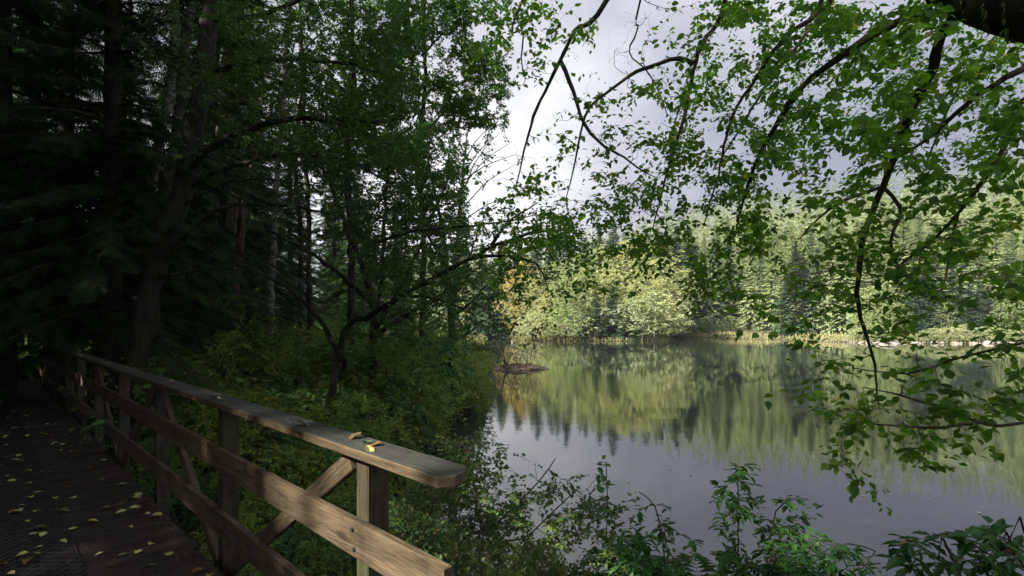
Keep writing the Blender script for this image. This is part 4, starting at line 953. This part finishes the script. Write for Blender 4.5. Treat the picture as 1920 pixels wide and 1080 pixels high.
def undergrowth():
    z = lambda x, y: float(ground_z(np.array([x]), np.array([y]))[0])
    pr = [shrub_proto('bramble_shrub', 1.0, 1.4, 9, 250, 8, .078, POINTY, M_BERRY, 'x', wid=1.1),
          shrub_proto('bramble_shrub', 0.8, 1.3, 8, 240, 8, .07, OVATE, M_SHRUB, 'x'),
          shrub_proto('fine_leaved_shrub', 1.2, 1.4, 11, 420, 11, .04, SMALL, M_SHRUB, 'x'),
          shrub_proto('fine_leaved_shrub', 1.1, 1.4, 11, 420, 11, .042, SMALL, M_SHRUBY, 'x'),
          shrub_proto('fine_leaved_shrub', .9, 1.3, 10, 380, 11, .042, SMALL, M_BUSH, 'x')]
    labs = ['leafy green bramble on the bank behind the railing', 'round-leaved green shrub on the bank behind the railing', 'fine-leaved dark green shrub on the bank behind the railing',
            'yellowish fine-leaved shrub on the bank near the water', 'dull brown-green shrub low on the bank near the water']
    wl = ['leafy green bramble overhanging the edge of the lake', '', 'fine-leaved green shrub at the waterline of the left bank', 'yellowish fine-leaved shrub at the waterline of the left bank', 'dull olive shrub at the waterline of the left bank']
    labs[3] = 'yellowish fine-leaved shrub among the green ones on the bank'
    used = [0]*5
    def put(i, x, y, s, lab, group):
        zz = z(x, y); sc = (s*(.9+.3*rng.random()), s*(.9+.3*rng.random()), s*(.85+.3*rng.random()))
        if not used[i]: e = pr[i]; used[i] = 1; e.location = (x, y, zz); e.scale = sc; e['label'] = lab
        else: e = dup(pr[i], (x, y, zz), rng.random()*6.28, sc, lab)
        if group: e['group'] = group
        elif 'group' in e: del e['group']
    n = 0; tries = 0; pts = []
    while n < 290 and tries < 40000:
        tries += 1; Y = 2.5+30*rng.random()**1.4; X = rng.uniform(-1.0, .02)*Y
        if X*.697+Y*.717 < 1.75: continue
        dl = lake_dist(np.array([X]), np.array([Y]))[0]
        if dl < .15: continue
        gap = .40+.022*Y
        if pts and min((X-a)**2+(Y-b)**2 for a, b in pts) < gap**2: continue
        pts.append((X, Y)); d = X*.697+Y*.717
        if dl < 2.5: i = int(rng.choice([3, 4, 2, 0], p=[.36, .34, .2, .1]))
        else: i = int(rng.choice([0, 1, 2, 3], p=[.42, .25, .25, .08]))
        s = .65+.4*rng.random()+.055*max(0, min(Y, 20)-3)
        if d < 2.6: s = min(s, .62)
        if dl < 1: s *= .8
        put(i, X, Y, s, labs[i] if dl >= 2.5 else wl[i], ('undergrowth behind the railing', 'shrubs by the water')[int(dl < 2.5)]); n += 1
    for x, y, s, i, lab in ((-2.5, 10.2, .95, 3, 'bright yellow-green bush catching a sun patch behind the railing'), (-1.6, 18.5, 1.3, 3, 'sunlit yellow-green bush at the tip of the left bank'), (-1.9, 21.5, 1.2, 3, 'yellowing bush just beyond the tip of the left bank'),
                            (-6.3, 9.6, 1.5, 2, 'tall feathery green bush at the foot of the leaning alder'), (-5.2, 9.9, 1.4, 2, 'feathery bush right of the leaning alder foot')):
        put(i, x, y, s, lab, None)
    k = 0
    for px, Y, s, i in ((560, 9, 1.5, 2), (610, 10.5, 1.7, 1), (655, 9.5, 1.5, 2), (690, 11.5, 1.9, 0), (740, 12.5, 2.0, 2), (775, 11, 1.7, 1), (800, 13.5, 2.0, 2), (835, 15, 2.1, 1), (862, 17, 2.0, 2), (880, 20, 2.0, 3), (895, 23, 1.9, 2), (820, 12, 1.4, 3), (760, 9.5, 1.2, 3), (500, 10, 1.6, 0), (460, 11.5, 1.8, 2), (900, 27, 2.0, 3), (720, 14, 2.3, 1), (850, 19, 2.5, 2), (640, 13, 2.2, 0), (580, 12.5, 2.0, 2), (790, 16, 2.5, 0), (870, 14.2, 1.0, 3), (885, 17.5, 1.2, 2), (700, 9, 1.3, 1), (540, 8, 1.2, 0)):
        x = (px-CX)/F*Y
        if lake_dist(np.array([x]), np.array([Y]))[0] < .2: x -= .9
        put(i, x, Y, s, ('tall bramble', 'tall round-leaved', 'tall fine-leaved', 'tall yellow-green', '')[i]+' bush filling the foot of the left bank trees', 'tall bushes at the foot of the bank trees')
    # left side beyond the boardwalk
    for k in range(16):
        t = 7+k*1.1+rng.normal()*.3; d = -1.7-rng.random()*1.2; p = TD(t, d); put(int(rng.integers(0, 3)), p[0], p[1], .75+.3*rng.random(), 'shadowy shrub on the far side of the boardwalk', 'shrubs beyond the far edge of the boardwalk')
    for k in range(14):
        t = 19.5+rng.random()*5; d = rng.uniform(-2.5, 4); p = TD(t, d); put(int(rng.integers(0, 3)), p[0], p[1], 1.0+.5*rng.random(), 'dark shrub past the far end of the railing', 'shrubs past the far end of the railing')
    # brambles poking through the railing
    for px, py, Y, lab in ((195, 800, 6.6, 'leafy sprig poking through the railing onto the boardwalk'), (140, 745, 8.8, 'small sprig at the foot of the far railing posts')):
        at = np.array([P(px+rng.normal()*22, py+rng.normal()*13, Y+rng.normal()*.12) for _ in range(14)])
        b = TD(-.717*P(px, py, Y)[0]+.697*Y, 1.32, -.5)
        leafy_tree('sprig', lab, 'plant', [([b, b+np.array([0, 0, .35]), P(px+8, py, Y)], .006, .002)], at, B_TWIG, M_BERRY, 5, .085, POINTY, rmax=.003, foliage='leaves', rtip=.001)
    # plants rooted under the viewer whose tops stand against the water
    def plant(name, lab, base, stems, rows, x0, y0, cw, ch, k, dep, leafm, per, L, T, bare=0, group=None, **kw):
        b = np.array([base[0], base[1], z(base[0], base[1])-.05])
        at = chart(rows, x0, y0, cw, ch, k*.82*2, dep, .35)
        st = [([b]+Lp(*s), r, .003) for s, r in stems]
        bb = chart(rows, x0, y0, cw, ch, k*bare, dep) if bare else None
        leafy_tree(name, lab, 'shrub', st, at, B_TWIG, leafm, per, L, T, rmax=.006, foliage='leaves', rtip=.0011, bare=bb, sag=.02, **kw)
    plant('dark_bush', 'tangled dark bush of thin stems beside the end of the railing', (.1, 2.9), [(((860, 1075, 3.0), (930, 980, 3.1), (1010, 900, 3.2), (1040, 860, 3.3)), .016), (((800, 1070, 2.9), (805, 980, 3.0), (820, 900, 3.1)), .012), (((900, 1075, 3.1), (900, 990, 3.2), (880, 900, 3.3), (880, 820, 3.5)), .01),
        (((930, 1075, 3.2), (1000, 1000, 3.2), (1080, 920, 3.3)), .01), (((770, 1075, 2.9), (765, 1000, 3.0), (770, 940, 3.1)), .01)],
        [[0, 0, 3, 1, 0, 0, 0, 0, 0, 0], [0, 1, 5, 5, 1, 0, 0, 0, 0, 0], [0, 3, 6, 6, 3, 1, 1, 0, 0, 0], [0, 4, 6, 7, 6, 5, 3, 2, 1, 0], [4, 5, 6, 7, 8, 8, 6, 5, 3, 1], [5, 6, 5, 6, 8, 8, 7, 7, 5, 2], [6, 6, 5, 5, 6, 6, 6, 7, 5, 2], [6, 5, 5, 4, 3, 3, 4, 5, 5, 3], [6, 5, 5, 4, 3, 2, 2, 4, 5, 4]],
        730, 780, 44, 36, 6.6, far_rand(2.7, 3.9), M_BUSH, 6, .034, SMALL, bare=.7)
    plant('sapling', 'slender sapling of round leaves reaching up from the bush right of the railing', (.62, 3.2), [(((1140, 1075, 3.2), (1138, 1000, 3.2), (1142, 930, 3.2), (1138, 868, 3.2)), .006)],
        [[0, 3, 3, 0], [1, 4, 4, 1], [2, 5, 5, 3], [4, 6, 7, 5], [6, 7, 6, 5], [4, 5, 5, 4]], 1075, 862, 32, 36, 1.3, far_rand(3.0, 3.4), M_BRAM, 4, .042, OVATE, flat=2.5)
    plant('bramble', 'low bramble with an arching tip, left of the tall bramble cane', (.95, 2.8), [(((1250, 1075, 2.7), (1240, 1010, 2.7), (1225, 950, 2.8), (1200, 925, 2.8)), .007)],
        [[1, 2, 0, 0, 0], [1, 3, 2, 0, 0], [3, 6, 6, 3, 1], [5, 7, 7, 6, 3], [6, 8, 7, 6, 5]], 1160, 915, 30, 34, 1.5, far_rand(2.5, 2.9), M_BRAM, 5, .052, POINTY, flat=3.2, wob=.02)
    plant('tall_bramble', 'tall upright bramble cane rising highest against the water', (1.15, 2.8), [(((1384, 1075, 2.7), (1386, 1000, 2.7), (1386, 930, 2.7), (1380, 868, 2.7)), .007), (((1440, 1075, 2.6), (1444, 1010, 2.6), (1455, 960, 2.6), (1490, 940, 2.6)), .006)],
        [[0, 3, 1, 0, 0, 0], [1, 6, 5, 1, 0, 0], [1, 6, 3, 5, 5, 1], [1, 6, 2, 6, 7, 3], [4, 7, 3, 3, 5, 2], [7, 8, 7, 6, 4, 1], [8, 9, 8, 8, 6, 3]], 1340, 866, 32, 31, 1.6, far_rand(2.5, 2.9), M_BRAM, 5, .05, POINTY, flat=3.2)
    plant('bramble', 'spreading bramble reaching right below the tall cane', (1.45, 2.6), [(((1500, 1078, 2.4), (1540, 1040, 2.4), (1590, 1020, 2.4), (1640, 1040, 2.4)), .006), (((1560, 1080, 2.3), (1590, 1060, 2.3), (1650, 1055, 2.3)), .005)],
        [[3, 5, 3, 0, 0, 0], [6, 7, 6, 3, 1, 0], [6, 7, 7, 6, 5, 2], [5, 6, 6, 5, 6, 3]], 1470, 1000, 32, 24, 1.5, far_rand(2.2, 2.6), M_BRAM, 5, .048, POINTY, flat=3.2)
    plant('bramble', 'large serrated leaves of a bramble spray entering at the lower right corner', (2.0, 1.75), [(((1935, 1075, 1.75), (1870, 1050, 1.75), (1800, 1010, 1.75), (1770, 1000, 1.75)), .005), (((1935, 1040, 1.7), (1890, 1015, 1.7), (1850, 1000, 1.7)), .004), (((1800, 1078, 1.7), (1760, 1045, 1.7), (1700, 1010, 1.7)), .004)],
        [[0, 0, 0, 0, 0, 2, 2, 2], [2, 2, 0, 2, 2, 2, 3, 4], [3, 3, 3, 1, 2, 3, 3, 4], [1, 2, 4, 3, 2, 3, 4, 4]], 1675, 980, 31, 25, .7, far_rand(1.6, 1.9), M_BRAM, 4, .062, POINTY, flat=3.2)
    # ferns
    f = fern_proto(); first = True
    for px, Y, s, lab in ((1215, 2.75, 1.0, 'sword fern left of the tall bramble cane'), (1330, 2.6, .95, 'sword fern directly under the tall bramble cane'), (640, 4.6, .9, 'small fern low behind the railing'), (1090, 3.3, .9, 'sword fern in the dark bush right of the railing')):
        X = (px-CX)/F*Y; zz = z(X, Y)+.15
        if px > 1000: zz = EYE-(1085-HY)/F*Y-.35
        if first: e = f; first = False; e.location = (X, Y, zz); e['label'] = lab
        else: e = dup(f, (X, Y, zz), rng.random()*6, (s, s, s), lab)
    # ground cover, one sheet of small leaves nobody could count
    n = 120000; Y = 1.8+24*rng.random(n)**1.5; X = rng.uniform(-1.25, .35, n)*Y; k = (X*.697+Y*.717 > 1.3); X = X[k]; Y = Y[k]; dl = lake_dist(X, Y); k = dl > .05; X = X[k]; Y = Y[k]
    Z = ground_z(X, Y)+rng.random(len(X))**2*.28*sstep(lake_dist(X, Y), 0, 1.2)+.01; g = Geo()
    leaves(g, np.stack([X, Y, Z], -1), rng.normal(size=(len(X), 3))*[1, 1, .35], np.array([0, 0, 1.])+rng.normal(size=(len(X), 3))*.5, .035+.04*rng.random(len(X)), SMALL, rng.random(len(X)))
    tag(g.obj('ground_cover', M_BUSH), 'low leafy ground cover over the bank', 'ground cover', None, 'stuff')
undergrowth()

# ------------------------------------------------------------------ fallen leaves and sticks
def litter():
    protos = {}
    for kind, m in (('yellow', M_YLEAF), ('brown', M_BLEAF), ('green', M_GLEAF)):
        protos[kind] = []
        for v in range(3):
            g = Geo(); leaves(g, np.zeros((1, 3)), np.array([[1., 0, 0]]), np.array([[0, 0, 1.]]), np.array([1.]), OVATE, np.array([.2+.3*v]), 1.15)
            V = g.v[0]; V -= V.mean(0); V[:, 2] += .12*(V[:, 0]**2)*(v-.5)*2+rng.normal(size=len(V))*.03; V[:, 2] -= V[:, 2].min()
            g.add([(.42, -.012, .02), (.42, .012, .02), (.75, .03, .06)], [(0, 1, 2)])
            protos[kind].append(g.mesh('fallen_leaf', m))
    def drop(loc, kind, s, lab, group, tilt=.12, name='fallen_leaf'):
        o = bpy.data.objects.new(name, protos[kind][int(rng.integers(0, 3))]); col.objects.link(o)
        o.location = tuple(loc); o.rotation_euler = (rng.normal()*tilt, rng.normal()*tilt, rng.random()*6.28); o.scale = (s, s, s)
        tag(o, lab, 'leaf', group)
    for k in range(295):
        t = 3.4+10*rng.random()**1.25; d = rng.uniform(-.9, 1.02); kind = str(rng.choice(['yellow', 'brown', 'green'], p=[.62, .22, .16])); hz = .012 if -.44 < d < .46 else .004
        if abs(d) > .46 and rng.random() < .15: continue
        drop(TD(t, d, hz), kind, .048+.055*rng.random()**1.3, {'yellow': 'pale yellow fallen leaf lying on the dark boardwalk planks', 'brown': 'curled brown fallen leaf lying on the dark boardwalk planks', 'green': 'greenish fallen leaf lying on the dark boardwalk planks'}[kind], kind+' leaves fallen on the boardwalk')
    for k in range(26):
        t = 7+10*rng.random(); drop(TD(t, 1.09+.12*rng.random(), 1.073), str(rng.choice(['yellow', 'brown', 'green'])), .05+.04*rng.random(), 'small fallen leaf on the far stretch of the railing top', 'leaves on the far railing top')
    for px, py, kind, s, lab in ((398, 746, 'brown', .08, 'brown leaf on the rail top above the second post, left one'), (412, 750, 'yellow', .07, 'pale leaf on the rail top above the second post, right one'), (542, 794, 'brown', .07, 'curled brown leaf left of the sunlit patch on the rail top'), (566, 797, 'green', .07, 'thin greenish leaf on the sunlit patch of the rail top'),
                               (613, 797, 'yellow', .045, 'tiny bright yellow leaf at the back edge of the rail top'), (668, 820, 'brown', .085, 'large dry brown leaf across the middle of the rail top'), (690, 832, 'green', .06, 'dull green leaf in the cluster above the near post'), (704, 834, 'brown', .07, 'brown upturned leaf in the cluster above the near post'), (692, 845, 'yellow', .06, 'pale leaf at the front of the cluster above the near post'),
                               (322, 718, 'brown', .07, 'brown leaf on the rail top near the third post'), (275, 702, 'brown', .08, 'folded brown leaf on the rail top left of the third post')):
        Y = (EYE-1.073)*F/(py-HY); drop(((px-CX)/F*Y, Y, 1.074), kind, s, lab, None, .35)
    for px, py in ((1257, 880), (1300, 857), (1325, 866), (1606, 904), (1618, 930), (1754, 932), (1261, 857), (1296, 892), (1835, 962), (1700, 1010), (1830, 1040), (1180, 905)):
        Y = (EYE-WATER)*F/(py-HY); drop(((px-CX)/F*Y, Y, WATER+.006), 'yellow', .07, 'tiny pale leaf floating on the open water', 'leaves floating on the lake', .05)
    for px, py, L, a in ((900, 738, 1.2, .3), (880, 760, .8, -.4), (885, 722, 1.5, .1), (868, 748, .9, .8), (850, 780, .9, .5)):
        Y = (EYE-WATER)*F/(py-HY); g = Geo(); limb(g, [(-L/2, 0, .02), (0, .06, .07), (L/2, .02, .0)], .025, .01, .12, .012, 5); o = g.obj('driftwood_stick', B_GREY, smoothf=True)
        o.location = ((px-CX)/F*Y, Y, WATER); o.rotation_euler = (0, 0, a); tag(o, 'grey stick lying at the water edge of the left bank', 'stick', 'sticks at the left water edge')
    n = 5200; t = 3.2+12*rng.random(n)**1.3; d = np.where(rng.random(n) < .35, 1.05-np.abs(rng.normal(size=n))*.08, rng.uniform(-.9, 1.05, n)); g = Geo()
    leaves(g, TV*t[:, None]+NV*d[:, None]+np.array([0, 0, 1.])*(.004+.012*(np.abs(d) < .46))[:, None], rng.normal(size=(n, 3))*[1, 1, .12], np.array([0, 0, 1.])+rng.normal(size=(n, 3))*.25, .006+.022*rng.random(n)**2, SMALL, rng.random(n), .6)
    tag(g.obj('leaf_litter', M_BLEAF), 'crumbled brown leaf litter and needles on the boardwalk planks', 'leaf litter', None, 'stuff')
litter()

# ------------------------------------------------------------------ the damp air over the lake
def haze():
    g = Geo(); x0, x1, y0, y1, z0, z1 = -920, 920, -520, 1430, -6, 90
    V = [(x, y, z) for z in (z0, z1) for x, y in ((x0, y0), (x1, y0), (x1, y1), (x0, y1))]
    g.add(V, [(3, 2, 1, 0), (4, 5, 6, 7), (0, 1, 5, 4), (1, 2, 6, 5), (2, 3, 7, 6), (3, 0, 4, 7)])
    m = bpy.data.materials.new('air'); m.use_nodes = True; nt = m.node_tree; nt.nodes.clear()
    out = nt.nodes.new('ShaderNodeOutputMaterial'); v = nt.nodes.new('ShaderNodeVolumePrincipled')
    v.inputs['Color'].default_value = (.95, .97, 1, 1); v.inputs['Density'].default_value = .0003; v.inputs['Anisotropy'].default_value = .2
    nt.links.new(v.outputs[0], out.inputs['Volume'])
    o = g.obj('haze', m); tag(o, kind='stuff')
haze()
